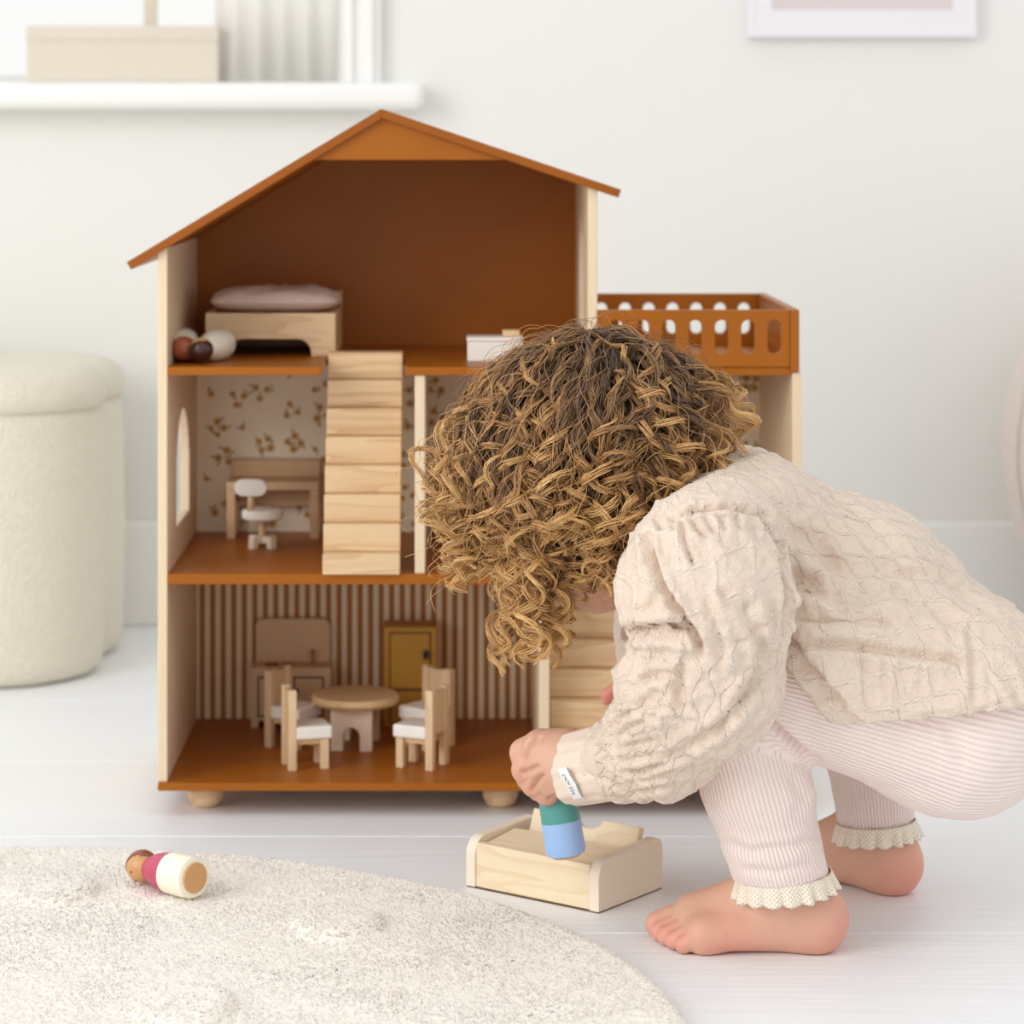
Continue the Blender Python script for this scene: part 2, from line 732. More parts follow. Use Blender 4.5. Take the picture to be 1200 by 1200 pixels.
# window: frame, glazing bar, pane, sill, casing
win = empty('window_1', (-0.6, WALL_Y + 0.05, WIN[2]))
tag(win, kind='structure')
wo = win.location
f = MB()
f.prism([(WIN[0], WIN[2]), (WIN[1], WIN[2]), (WIN[1], WIN[3]), (WIN[0], WIN[3])],
        [[(WIN[0] + .03, WIN[2] + .012), (WIN[1] - .03, WIN[2] + .012), (WIN[1] - .03, WIN[3] - .03), (WIN[0] + .03, WIN[3] - .03)]], WALL_Y + 0.10, WALL_Y + 0.13, 'y')
link('window_frame', f.mesh('window_frame'), M['trim'], win, wo, 0.002)
bx = (176 - CX) * 3.33 / F
link('glazing_bar', MB().box(bx - .007, bx + .007, WALL_Y + 0.105, WALL_Y + 0.127, WIN[2] + .01, WIN[3] - .03).mesh('glazing_bar'),
     mat('tan_glazing_bar', (226, 214, 192), 0.5, 0.0), win, wo)
gm = bpy.data.materials.new('window_glass')
gt_ = NT(gm)
tr = gt_.n('ShaderNodeBsdfTransparent')
gl = gt_.n('ShaderNodeBsdfGlossy')
gl.inputs['Roughness'].default_value = 0.02
mx = gt_.n('ShaderNodeMixShader')
mx.inputs[0].default_value = 0.06
gt_.t.links.new(tr.outputs[0], mx.inputs[1])
gt_.t.links.new(gl.outputs[0], mx.inputs[2])
gt_.t.links.new(mx.outputs[0], gt_.out.inputs[0])
for a, b in ((WIN[0] + .03, bx - .007), (bx + .007, WIN[1] - .03)):
    link('pane', MB().box(a, b, WALL_Y + 0.114, WALL_Y + 0.118, WIN[2] + .012, WIN[3] - .03).mesh('pane'), gm, win, wo)
sx1 = (497 - CX) * 3.17 / F
sill = MB().box(-1.2, sx1, WALL_Y - 0.06, WALL_Y + 0.10, 0.606, 0.638).mesh('window_sill')
link('window_sill', sill, M['trim'], win, wo, 0.012, 4)
cx0, cx1 = (392 - CX) * 3.2 / F, (446 - CX) * 3.2 / F
c = MB().box(cx0, cx1, WALL_Y - 0.02, WALL_Y, 0.638, 1.5)
c.box(cx0 + .012, cx0 + .022, WALL_Y - 0.026, WALL_Y - .02, 0.638, 1.5)
c.box(cx1 - .022, cx1 - .008, WALL_Y - 0.028, WALL_Y - .02, 0.638, 1.5)
link('window_casing', c.mesh('window_casing'), M['trim'], win, wo, 0.002)

# curtain
n = 160
xs = np.linspace((258 - CX) * 3.24 / F, (396 - CX) * 3.24 / F, n)
yy = WALL_Y - 0.030 + 0.0045 * np.sin(np.linspace(0, 2 * PI * 5, n)) + 0.003 * np.sin(np.linspace(0, 2 * PI * 2.3, n))
zz = np.linspace(0.6385, 1.44, 8)
V = np.array([(x, y, z) for z in zz for x, y in zip(xs, yy)])
Fq = np.array([(j * n + i, j * n + i + 1, (j + 1) * n + i + 1, (j + 1) * n + i) for j in range(7) for i in range(n - 1)])
cur = link('curtain', mesh_np('curtain', V, Fq), M['curtain'], None, (xs.mean(), WALL_Y - .03, 0.64), loc=(xs.mean(), WALL_Y - .03, 0.64))
s = cur.modifiers.new('thickness', 'SOLIDIFY')
s.thickness = 0.002
tag(cur, 'white pleated curtain hanging beside the bright window', 'curtain')

# cream box on the sill
b0, b1 = (35 - CX) * 3.20 / F, (258 - CX) * 3.20 / F
r = empty('storage_box', ((b0 + b1) / 2, WALL_Y + 0.0, 0.638))
tag(r, 'long cream storage box standing on the white window sill', 'box')
hw = (b1 - b0) / 2
link('box_body', MB().box(-hw, hw, -0.045, 0.055, 0.0, 0.058).mesh('box_body'), M['card'], r, bevel=0.002)
link('box_lid', MB().box(-hw - .001, hw + .001, -0.047, 0.057, 0.048, 0.066).mesh('box_lid'), M['card'], r, bevel=0.003)

# picture at the top right
x0, x1 = (876 - CX) * 3.21 / F, (1143 - CX) * 3.21 / F
zb = CAMZ + (CY - 44) * 3.21 / F
r = empty('framed_picture', ((x0 + x1) / 2, WALL_Y - 0.0005, zb))
tag(r, 'framed pale mauve print with wide white border hung on wall', 'picture')
w2 = (x1 - x0) / 2
fr = MB().prism([(-w2, 0), (w2, 0), (w2, .36), (-w2, .36)], [[(-w2 + .008, .008), (w2 - .008, .008), (w2 - .008, .352), (-w2 + .008, .352)]], -0.018, 0, 'y')
link('picture_frame', fr.mesh('picture_frame'), M['frame_white'], r, bevel=0.001)
link('mount', MB().prism([(-w2 + .007, .007), (w2 - .007, .007), (w2 - .007, .353), (-w2 + .007, .353)],
     [[(-w2 + .028, .032), (w2 - .028, .032), (w2 - .028, .328), (-w2 + .028, .328)]], -0.0172, -0.006, 'y').mesh('mount'), M['frame_white'], r)
link('print', MB().box(-w2 + .02, w2 - .02, -0.0155, -0.002, .025, .335).mesh('print'), M['print'], r)

# lobed boucle pouf at the left
def union_outline(circs, c0, n=160):
    pts = []
    for i in range(n):
        a = 2 * PI * i / n
        dx, dy = math.cos(a), math.sin(a)
        best = 0.01
        for cx, cy, rr in circs:
            ox, oy = cx - c0[0], cy - c0[1]
            bq = ox * dx + oy * dy
            disc = bq * bq - (ox * ox + oy * oy - rr * rr)
            if disc > 0:
                best = max(best, bq + math.sqrt(disc))
        pts.append((best * dx, best * dy))
    return pts


def stack_outline(pts, levels):
    """levels: (inset, z)"""
    P = np.array(pts)
    nrm = np.roll(P, -1, 0) - np.roll(P, 1, 0)
    nrm = unit(np.stack([nrm[:, 1], -nrm[:, 0]], 1))
    for _ in range(3):
        nrm = unit(nrm + 0.5 * (np.roll(nrm, 1, 0) + np.roll(nrm, -1, 0)))
    n = len(P)
    V, Fq = [], []
    for ins, z in levels:
        Q = P - nrm * ins
        V += [(x, y, z) for x, y in Q]
    for l in range(len(levels) - 1):
        for i in range(n):
            j = (i + 1) % n
            Fq.append((l * n + i, l * n + j, (l + 1) * n + j, (l + 1) * n + i))
    b = len(V)
    V.append((0, 0, levels[0][1]))
    V.append((0, 0, levels[-1][1]))
    o = (len(levels) - 1) * n
    tri = [(b, (i + 1) % n, i) for i in range(n)] + [(b + 1, o + i, o + (i + 1) % n) for i in range(n)]
    me = bpy.data.meshes.new('m')
    me.from_pydata(V, [], Fq + tri)
    me.polygons.foreach_set('use_smooth', [True] * len(me.polygons))
    me.update()
    return me


Dp = 2.955
pc = ((0 - CX) * Dp / F, CAMY + Dp)
ex = (127 - CX) * Dp / F
lob = [(ex - 0.118, pc[1] - 0.02, 0.115), ((144 - CX) * 3.06 / F - 0.125, CAMY + 3.055, 0.125), (ex - 0.34, pc[1] - 0.01, 0.125), (ex - 0.34, pc[1] + 0.09, 0.125), (ex - .23, pc[1] + .04, 0.12)]
pcen = (ex - 0.232, pc[1] + 0.04)
out = union_outline(lob, pcen)
r = empty('pouf', (pcen[0], pcen[1], 0))
tag(r, 'tall cream boucle pouf with a lobed outline beside the dollhouse', 'pouf')
lv = [(0.02, 0.0), (0.008, 0.004), (0.002, 0.012), (0.0, 0.025), (-0.002, 0.15), (0.0, 0.27), (0.001, 0.282), (0.006, 0.286)]
link('body', stack_outline(out, lv), M['boucle'], r)
lv = [(0.006, 0.284), (0.001, 0.287), (-0.003, 0.294), (-0.002, 0.305), (0.004, 0.316), (0.012, 0.323), (0.03, 0.328), (0.07, 0.33)]
link('cushion_lid', stack_outline(out, lv), M['boucle'], r)

# round plush seat at the right edge
rx = (1171 - CX) * 3.0 / F + 0.235
r = empty('round_pouf', (rx, CAMY + 2.97, 0))
tag(r, 'large rounded pale pink plush pouf cut off by the frame edge', 'pouf')
pr = []
for i in range(25):
    a = -PI / 2 + PI * i / 24
    rr = 0.235 * math.cos(a) ** 0.85 if i not in (0, 24) else 0
    pr.append((rr, 0.232 + 0.232 * math.sin(a) * (1.0 if a > 0 else 0.985)))
pr = [(0, 0.004)] + [(q[0], max(q[1], 0.004)) for q in pr[1:-1]] + [(0, 0.464)]
link('body', MB().lathe(pr, 64).mesh('body', True), M['pink_plush'], r)
sm = MB()
for kk in range(8):
    a = kk * PI / 4 + .2
    prev = None
    vs = []
    for i in range(2, 23):
        t = -PI / 2 + PI * i / 24
        rr = 0.2365 * math.cos(t) ** 0.85
        z = 0.232 + 0.234 * math.sin(t)
        for da in (-.008, .008):
            vs.append((rr * math.cos(a + da), rr * math.sin(a + da), z))
    sm.add(vs, [(2 * i, 2 * i + 1, 2 * i + 3, 2 * i + 2) for i in range(20)])
link('seam', sm.mesh('seam', True), M['pink_plush'], r)
link('foot_ring', MB().lathe([(0, 0), (.09, 0), (.09, .012), (0, .012)], 40).mesh('foot_ring'), M['pink_plush'], r)

# ------------------------------------------------------------------ rug
RC, RR = (-0.326, -0.600), 0.470
RT = 0.009
rug = empty('round_rug', (RC[0], RC[1], 0))
tag(rug, 'round ivory wool rug with raised tufted spots on floor', 'rug')
bumps = [W(62, 1046, (CAMZ - RT) * F / (1046 - CY)), W(395, 1083, (CAMZ - RT) * F / (1083 - CY)), W(215, 1180, (CAMZ - RT) * F / (1180 - CY)), W(640, 1185, (CAMZ - RT) * F / (1185 - CY))]
bumps = bumps[:3]


def rug_h(x, y):
    rr = np.hypot(x - RC[0], y - RC[1])
    e = np.clip((RR - rr) / 0.012, 0, 1)
    h = RT * np.sqrt(1 - (1 - e) ** 2)
    for b in bumps:
        d = np.hypot((x - b[0]) / 0.035, (y - b[1]) / 0.044)
        h = h + 0.0062 * np.clip(1.15 * (1 - d ** 5), 0, 1)
    P = np.stack([x, y, np.zeros_like(x)], 1)
    return h + e * (0.0007 * vnoise(P, 60) + 0.0009 * vnoise(P, 18))


nr, na = 150, 300
rad = np.concatenate([np.linspace(0, RR * .93, nr - 20), RR * (0.93 + 0.07 * np.linspace(0.05, 1, 20))])
A, R_ = np.meshgrid(np.linspace(0, 2 * PI, na, endpoint=False), rad)
X, Y = RC[0] + R_.ravel() * np.cos(A.ravel()), RC[1] + R_.ravel() * np.sin(A.ravel())
V = np.stack([X, Y, rug_h(X, Y)], 1)
ii, jj = np.meshgrid(np.arange(nr - 1), np.arange(na), indexing='ij')
j2 = (jj + 1) % na
Fq = np.stack([ii * na + jj, (ii + 1) * na + jj, (ii + 1) * na + j2, ii * na + j2], -1).reshape(-1, 4)[:, ::1]
link('backing', mesh_np('backing', V - [0, 0, .0002], Fq), M['rug'], rug, (RC[0], RC[1], 0))
# pile tufts
nt = 95000
a = rng.random(nt) * 2 * PI
q = np.sqrt(rng.random(nt)) * (RR - .0015)
x, y = RC[0] + q * np.cos(a), RC[1] + q * np.sin(a)
keep = (y > -0.80) & (x > -0.62)
x, y = x[keep], y[keep]
z = rug_h(x, y)
nt = len(x)
P = np.stack([x, y, np.zeros(nt)], 1)
lean = np.stack([vnoise(P, 25), vnoise(P, 25, 31.7)], 1) * 0.0007 + rng.normal(0, 0.0005, (nt, 2))
rr = 0.0018 * (0.7 + 0.6 * rng.random(nt))
hh = 0.0011 * (0.6 + 0.8 * rng.random(nt))
th = rng.random(nt) * 2 * PI
V = np.zeros((nt, 4, 3))
for kk in range(3):
    an = th + kk * 2 * PI / 3
    V[:, kk] = np.stack([x + rr * np.cos(an), y + rr * np.sin(an), z - 0.0003], 1)
V[:, 3] = np.stack([x + lean[:, 0], y + lean[:, 1], z + hh], 1)
base = (np.arange(nt) * 4)[:, None]
tris = np.concatenate([base + np.array([[k_, (k_ + 1) % 3, 3]]) for k_ in range(3)])
tag(link('pile', mesh_np('pile', V.reshape(-1, 3), tris), M['rug'], rug, (RC[0], RC[1], 0)), kind='stuff')

# ------------------------------------------------------------------ dollhouse
HR = Vector((0.0126, 0.13, 0.0))
house = empty('dollhouse', HR)
tag(house, 'open fronted brown wooden dollhouse with pitched roof and balcony', 'dollhouse')
Z0, Z1, Z2 = 0.0285, 0.2035, 0.378     # floor levels
DEP = 0.26


def hp(name, mb, m, bevel=0.0008, parent=None):
    return link(name, mb.mesh(name), m, parent or house, HR, bevel)


def arch(u0, u1, v0, v1, n=14):
    r_ = (u1 - u0) / 2
    uc = (u0 + u1) / 2
    pts = [(u0, v0), (u1, v0)]
    for i in range(n + 1):
        a_ = PI * i / n
        pts.append((uc + r_ * math.cos(a_), v1 - r_ + r_ * math.sin(a_)))
    return pts


def slot(uc, r_, v0, v1, n=8):
    pts = []
    for i in range(n + 1):
        a_ = PI * i / n
        pts.append((uc + r_ * math.cos(a_), v1 - r_ + r_ * math.sin(a_)))
    for i in range(n + 1):
        a_ = PI + PI * i / n
        pts.append((uc + r_ * math.cos(a_), v0 + r_ + r_ * math.sin(a_)))
    return pts


hp('base_board', MB().box(-0.2585, 0.2845, -0.004, 0.262, 0.0218, Z0), M['brown'])
hp('side_wall', MB().prism([(0, Z0), (DEP, Z0), (DEP, .4792), (0, .4792)], [arch(0.074, 0.184, 0.233, 0.331)], -0.2588, -0.2508, 'x'), M['ply'])
hp('side_wall', MB().box(0.2755, 0.2835, 0, DEP, Z0, 0.3735), M['ply'])
hp('attic_wall', MB().prism([(0, Z2), (DEP, Z2), (DEP, .5312), (0, .5312)], [arch(0.075, 0.185, 0.405, 0.505)], 0.1035, 0.1115, 'x'), M['ply'])
hp('divider_wall', MB().box(-0.0424, -0.0338, 0.002, 0.254, Z1, 0.371), M['ply'])
hp('divider_wall', MB().box(0.0625, 0.0712, 0.002, 0.254, Z0, 0.195), M['ply'])
# floors with stair openings
hp('attic_floor', MB().prism([(-.2508, 0), (-.1215, 0), (-.1215, .108), (-.0505, .108), (-.0505, 0), (.2755, 0), (.2755, .255), (-.2508, .255)], [], .371, Z2, 'z'), M['brown'])
hp('middle_floor', MB().prism([(-.2508, 0), (.0708, 0), (.0708, .110), (.1375, .110), (.1375, 0), (.2755, 0), (.2755, .255), (-.2508, .255)], [], .195, Z1, 'z'), M['brown'])
# back panels
hp('attic_back_panel', MB().prism([(-.2508, .371), (.1035, .371), (.1035, .5345), (-.0705, .5925), (-.2508, .4835)], [], .255, .260, 'y'), M['brown'], 0)
bw = hp('back_wallpaper', MB().box(-.2508, .2755, .255, .260, .195, .371), M['wallpaper'], 0)
hp('striped_wallpaper', MB().box(-.2508, .2755, .255, .260, Z0, .195), M['stripes'], 0)
# roof
RX, RZ = -0.0705, 0.5955
th = 0.0072
for x1, z1 in ((-0.2845, 0.4665), (0.1312, 0.5275)):
    dx, dz = x1 - RX, z1 - RZ
    L = math.hypot(dx, dz)
    nx, nz = -dz / L * (1 if dx > 0 else -1), dx / L * (1 if dx > 0 else -1)
    zdrop = th / nz
    pts = [(RX, RZ), (x1, z1), (x1 - nx * th, z1 - nz * th), (RX, RZ - zdrop)]
    hp('roof_board', MB().prism(pts, [], -0.006, 0.266, 'y'), M['brown_edge'], 0.0006)
gz = 0.5525
sl, sr = (0.5955 - 0.4665) / (0.2845 - 0.0705), (0.5955 - 0.5275) / (0.1312 + 0.0705)
gt = 0.5955 - 0.0084
gt += 0.004
hp('gable_panel', MB().prism([(RX - (gt - gz) / sl, gz), (RX + (gt - gz) / sr, gz), (RX, gt)], [], 0.0, 0.006, 'y'), M['brown'], 0.0004)
# balcony rails
slots_f = [slot(0.1272 + 0.0222 * i, 0.0056, 0.389, 0.4178) for i in range(7)]
for yy0, nm in ((-0.002, 'balcony_rail'), (0.250, 'balcony_rail')):
    hp(nm, MB().prism([(.1117, .3782), (.2735, .3782), (.2735, .4262), (.1117, .4262)], slots_f, yy0, yy0 + 0.007, 'y'), M['brown'], 0.0005)
slots_s = [slot(0.018 + 0.0222 * i, 0.0056, 0.389, 0.4178) for i in range(11)]
hp('balcony_rail', MB().prism([(-.003, .3742), (.258, .3742), (.258, .4265), (-.003, .4265)], slots_s, 0.2737, 0.2812, 'x'), M['brown'], 0.0005)
# ball feet
foot = MB().lathe([(0, 0), (.008, .0003), (.0125, .003), (.0152, .009), (.0152, .014), (.0125, .0218), (0, .0218)], 28).mesh('foot', True)
foot.materials.append(M['pine_x'])
for fx in (-0.222, 0.03, 0.25):
    for fy in (0.034, 0.225):
        o = bpy.data.objects.new('foot', foot)
        C.objects.link(o)
        o.parent = house
        o.location = Vector((fx, fy, 0)) - HR


def stairs(x0, x1, zf, first=0.0175, rise=0.0232, run=0.0135, n=8):
    st = MB()
    prof = [(0.0265, zf), (0.045, zf), (run * (n - 1) + 0.024, zf + first + rise * (n - 2)), (run * (n - 1) + 0.012, zf + first + rise * (n - 2))]
    st.prism(prof, [], x0 + 0.004, x1 - 0.004, 'x')
    root = hp('staircase', st, M['pine_x'], 0)
    me = None
    for i in range(n):
        y0 = -0.005 + run * i
        zb = zf if i == 0 else zf + first + rise * (i - 1)
        zt = zf + first + rise * i
        me = MB().box(x0, x1, y0, y0 + 0.026 if i < n - 1 else y0 + 0.022, zb + 0.0002, zt).mesh('step')
        link('step', me, M['pine_x'], root, HR, 0.0009)
    return root


stairs(-0.1199, -0.0548, Z1)
stairs(0.0722, 0.1367, Z0)

# flowers printed on the wallpaper: flat shapes just proud of the paper
fl = MB()
fr_ = random.Random(3)


def disc(cx, cz, r_, n, y, sx=1.0, rot=0.0):
    vs = []
    for i in range(n):
        a_ = 2 * PI * i / n
        u, v = r_ * sx * math.cos(a_), r_ * math.sin(a_)
        vs.append((cx + u * math.cos(rot) - v * math.sin(rot), y, cz + u * math.sin(rot) + v * math.cos(rot)))
    fl.add(vs, [tuple(range(n))])


def flower(cx, cz, r_):
    fl.cur = 0
    o_ = fr_.random() * 6
    for i in range(5):
        a_ = o_ + 2 * PI * i / 5
        disc(cx + r_ * .6 * math.cos(a_), cz + r_ * .6 * math.sin(a_), r_ * .46, 8, .2546 - i * .00003)
    fl.cur = 1
    disc(cx, cz, r_ * .42, 8, .2543)
    fl.cur = 2
    for _ in range(fr_.choice([1, 2, 2])):
        a_ = fr_.random() * 6.28
        disc(cx + r_ * 1.4 * math.cos(a_), cz + r_ * 1.4 * math.sin(a_), r_ * .28, 7, .2547, 1.9, a_)


pts = []
cen = []
for _ in range(6000):
    cx, cz = fr_.uniform(-.243, .268), fr_.uniform(.209, .365)
    if any(math.hypot(cx - a_, cz - b_) < .0225 for a_, b_ in cen):
        continue
    cen.append((cx, cz))
    o_ = fr_.random() * 6.28
    nfl = fr_.choice([1, 1, 2, 3, 3, 4])
    for q_ in range(nfl):
        a_ = o_ + q_ * 6.28 / nfl
        rr_ = 0 if nfl == 1 else .0062
        u_, v_ = cx + rr_ * math.cos(a_), cz + rr_ * math.sin(a_)
        if -.248 < u_ < .273 and .207 < v_ < .368:
            flower(u_, v_, fr_.uniform(.0030, .0042))
me = bpy.data.meshes.new('flower_print')
me.from_pydata(fl.v, [], fl.f)
me.polygons.foreach_set('material_index', fl.mi)
me.update()
o = link('flower_print', me, [M['flower'], M['flower2'], M['leafp']], bw, HR)

# ---- toy furniture
# bed
bd = empty('toy_bed', (-0.172, 0.178, Z2))
tag(bd, 'pale wooden toy bed against the attic back wall', 'toy bed', 'toy furniture in the dollhouse')


def rarch(x0, x1, h, r_, n=6):
    """opening with rounded top corners, cut from the bottom edge"""
    pts = [(x0, 0)]
    for i in range(n + 1):
        a_ = PI - PI / 2 * i / n
        pts.append((x0 + r_ + r_ * math.cos(a_), h - r_ + r_ * math.sin(a_)))
    for i in range(n + 1):
        a_ = PI / 2 - PI / 2 * i / n
        pts.append((x1 - r_ + r_ * math.cos(a_), h - r_ + r_ * math.sin(a_)))
    pts.append((x1, 0))
    return pts


pan = [(-.0575, 0)] + rarch(-.036, .036, .0155, .012) + [(.0575, 0), (.0575, .0385), (-.0575, .0385)]
link('front_panel', MB().prism(pan, [], -.066, -.058, 'y').mesh('front_panel'), M['pine_x'], bd, bevel=.0008)
link('back_panel', MB().box(-.0575, .0575, .066, .073, .0, .051).mesh('back_panel'), M['pine_x'], bd, bevel=.0008)
link('end_panel', MB().box(.0505, .0575, -.058, .066, 0.0, .0385).mesh('end_panel'), M['pine_y'], bd, bevel=.0008)
link('end_panel', MB().box(-.0575, -.0505, -.058, .066, 0.0, .0385).mesh('end_panel'), M['pine_y'], bd, bevel=.0008)
link('bed_base', MB().box(-.0505, .0505, -.058, .066, .030, .0365).mesh('bed_base'), M['pine_x'], bd)


def pillow_mesh(sx, sy, sz, n=40, m=26):
    u, v = np.meshgrid(np.linspace(-1, 1, n), np.linspace(-1, 1, m), indexing='ij')
    e = np.clip((1 - np.abs(u) ** 4), 0, 1) ** 0.5 * np.clip((1 - np.abs(v) ** 3), 0, 1) ** 0.6
    pin = 1 - 0.06 * (1 - np.abs(v)) * np.abs(u)
    X_, Y_ = u * sx * (1 - .05 * v * v), v * sy * pin
    P_ = np.stack([X_.ravel(), Y_.ravel(), np.zeros(n * m)], 1)
    wr = (vnoise(P_, 140) * .0012 + vnoise(P_, 60, 9) * .0014).reshape(n, m) * e
    top = np.stack([X_, Y_, sz * e + wr], -1).reshape(-1, 3)
    bot = np.stack([X_, Y_, -sz * e * .8], -1).reshape(-1, 3)
    i_, j_ = np.meshgrid(np.arange(n - 1), np.arange(m - 1), indexing='ij')
    q_ = np.stack([i_ * m + j_, (i_ + 1) * m + j_, (i_ + 1) * m + j_ + 1, i_ * m + j_ + 1], -1).reshape(-1, 4)
    return mesh_np('pillow', np.concatenate([top, bot]), np.concatenate([q_, q_[:, ::-1] + n * m]))


lm = bpy.data.materials.new('pink_pinstripe_linen')
t = NT(lm)
tc = t.n('ShaderNodeTexCoord')
sx = t.n('ShaderNodeSeparateXYZ')
t.t.links.new(tc.outputs['Object'], sx.inputs[0])
w_ = t.math('MULTIPLY_ADD', t.math('SINE', t.math('MULTIPLY', sx.outputs[0], 2 * PI / .0032)), .5, .5)
t.col(t.mix(w_, S(214, 186, 174), S(238, 224, 214)))
t.b.inputs['Roughness'].default_value = .9
mt = link('toy_mattress', pillow_mesh(.0585, .046, .0125), lm, None, loc=(-0.170, 0.166, Z2 + .0475))
tag(mt, 'pinkish pinstripe toy mattress on the attic toy bed', 'toy mattress', 'toy furniture in the dollhouse')

# desk
dk = empty('toy_desk', (-0.1765, 0.2275, Z1))
tag(dk, 'small wooden toy desk with raised back against flowered wallpaper', 'toy desk', 'toy furniture in the dollhouse')
link('desk_top', MB().box(-.0425, .0425, -.024, .024, .045, .0525).mesh('desk_top'), M['beech'], dk, bevel=.0008)
link('desk_back', MB().box(-.0415, .0415, .016, .024, .0525, .0685).mesh('desk_back'), M['beech'], dk, bevel=.0008)
link('apron', MB().box(-.034, .034, .012, .018, .026, .045).mesh('apron'), M['beech'], dk)
for sx_ in (-1, 1):
    link('side_leg', MB().prism([(-.023, 0)] + rarch(-.014, .014, .034, .006) + [(.023, 0), (.023, .045), (-.023, .045)], [], sx_ * .0382 - .004, sx_ * .0382 + .004, 'x').mesh('side_leg'), M['beech'], dk, bevel=.0006)

# swivel chair
sw = empty('toy_swivel_chair', (W(306, 645, 2.437)[0], CAMY + 2.452, Z1), math.radians(28))
tag(sw, 'white toy swivel chair in front of the toy desk', 'toy chair', 'toy furniture in the dollhouse')
link('post', MB().lathe([(0, .006), (.0032, .006), (.0032, .030), (0, .030)], 16).mesh('post', True), M['pine_z'], sw)
link('seat', auto_smooth(MB().lathe([(0, .0255), (.0165, .0255), (.0185, .0275), (.0185, .0325), (.0165, .0345), (0, .035)], 32).mesh('seat')), M['white_paint'], sw)
for i in range(4):
    b = MB().box(.0, .014, -.0035, .0035, .0045, .0105).box(.0085, .0145, -.0035, .0035, 0, .006).mesh('base_foot')
    xf(b, Matrix.Rotation(i * PI / 2 + .35, 4, 'Z'))
    link('base_foot', b, M['cream_paint'], sw, bevel=.0006)
link('back_post', xf(MB().lathe([(0, .0), (.0028, .0), (.0028, .020), (0, .020)], 12).mesh('back_post', True), Matrix.Translation((-.0135, -.005, .033))), M['pine_z'], sw)
bk = MB().prism(slot(0, .0075, -.0145, .0145), [], -.004, .004, 'y').mesh('backrest')
xf(bk, Matrix.Translation((-.0135, -.005, .0555)) @ Matrix.Rotation(math.radians(-28), 4, 'Z') @ Matrix.Rotation(PI / 2, 4, 'Y'))
link('backrest', bk, M['white_paint'], sw, bevel=.0015, seg=3)

# kitchen unit
kt = empty('toy_kitchen_unit', (W(341.5, 848, 2.525)[0], 0.2325, Z0))
tag(kt, 'taupe toy kitchen unit with rounded splashback against striped wallpaper', 'toy kitchen', 'toy furniture in the dollhouse')
kb = MB().prism([(-.0365, 0)] + rarch(-.030, .030, .006, .002) + [(.0365, 0), (.0365, .055), (-.0365, .055)], [], -.0175, .0195, 'y').mesh('cabinet_body')
link('cabinet_body', kb, M['taupe'], kt, bevel=.0008)
link('splashback', MB().prism([(-.0345, .055), (.0345, .055)] + [(.0345 - .008 + .008 * math.cos(a_), .087 + .008 * math.sin(a_)) for a_ in np.linspace(0, PI / 2, 7)] + [(-.0345 + .008 - .008 * math.sin(a_), .087 + .008 * math.cos(a_)) for a_ in np.linspace(0, PI / 2, 7)], [], .0125, .0195, 'y').mesh('splashback'), M['taupe'], kt, bevel=.0006)
for sx_ in (-1, 1):
    dr = link('door', MB().prism([(sx_ * .0165 - .0142, .0095), (sx_ * .0165 + .0142, .0095), (sx_ * .0165 + .0142, .047), (sx_ * .0165 - .0142, .047)],
              [[(sx_ * .0165 - .0125, .0112), (sx_ * .0165 + .0125, .0112), (sx_ * .0165 + .0125, .0453), (sx_ * .0165 - .0125, .0453)]], -.0178, -.0168, 'y').mesh('door'), M['dark'], kt)
    link('knob', xf(MB().lathe([(0, 0), (.0022, 0), (.0022, .003), (0, .0035)], 14).mesh('knob', True), Matrix.Translation((sx_ * .0165 - sx_ * .0112, -.0175, .034)) @ Matrix.Rotation(PI / 2, 4, 'X')), M['black'], dr)
tp = MB().box(-.0015, .0015, .004, .007, .055, .067).box(-.0015, .0015, -.004, .007, .064, .067)
link('tap', xf(tp.mesh('tap'), Matrix.Translation((.019, 0, 0))), mat('tan_tap', (170, 116, 72), .5, 0), kt, bevel=.0004)
for hx in (-.019, -.004):
    link('hob_ring', xf(MB().lathe([(.004, .055), (.006, .055), (.006, .0558), (.004, .0558), (.004, .055)], 20).mesh('hob_ring'), Matrix.Translation((hx, -.002, 0))), M['dark'], kt)

# fridge
fg = empty('toy_fridge', (W(481, 840, 2.53)[0], 0.2335, Z0))
tag(fg, 'tall mustard yellow toy fridge against striped wallpaper', 'toy fridge', 'toy furniture in the dollhouse')
link('fridge_body', MB().box(-.0245, .0245, -.017, .019, 0, .0925).mesh('fridge_body'), M['mustard'], fg, bevel=.001)
for z0_, z1_, nm in ((.004, .033, 'lower_door'), (.036, .0865, 'upper_door')):
    dr = link(nm, MB().box(-.018, .018, -.0185, -.0165, z0_, z1_).mesh(nm), M['mustard'], fg, bevel=.0006)
    link('door_groove', MB().prism([(-.0192, z0_ - .0012), (.0192, z0_ - .0012), (.0192, z1_ + .0012), (-.0192, z1_ + .0012)],
         [[(-.018, z0_), (.018, z0_), (.018, z1_), (-.018, z1_)]], -.0173, -.0168, 'y').mesh('door_groove'), M['dark'], dr)
    if nm == 'upper_door':
        kn = MB().prism([(0.0028 * math.cos(a_), .0045 * math.sin(a_)) for a_ in np.linspace(0, 2 * PI, 18, endpoint=False)], [], -.0035, 0, 'y').mesh('knob')
        link('knob', xf(kn, Matrix.Translation((.0145, -.0183, .0675))), M['black'], dr)

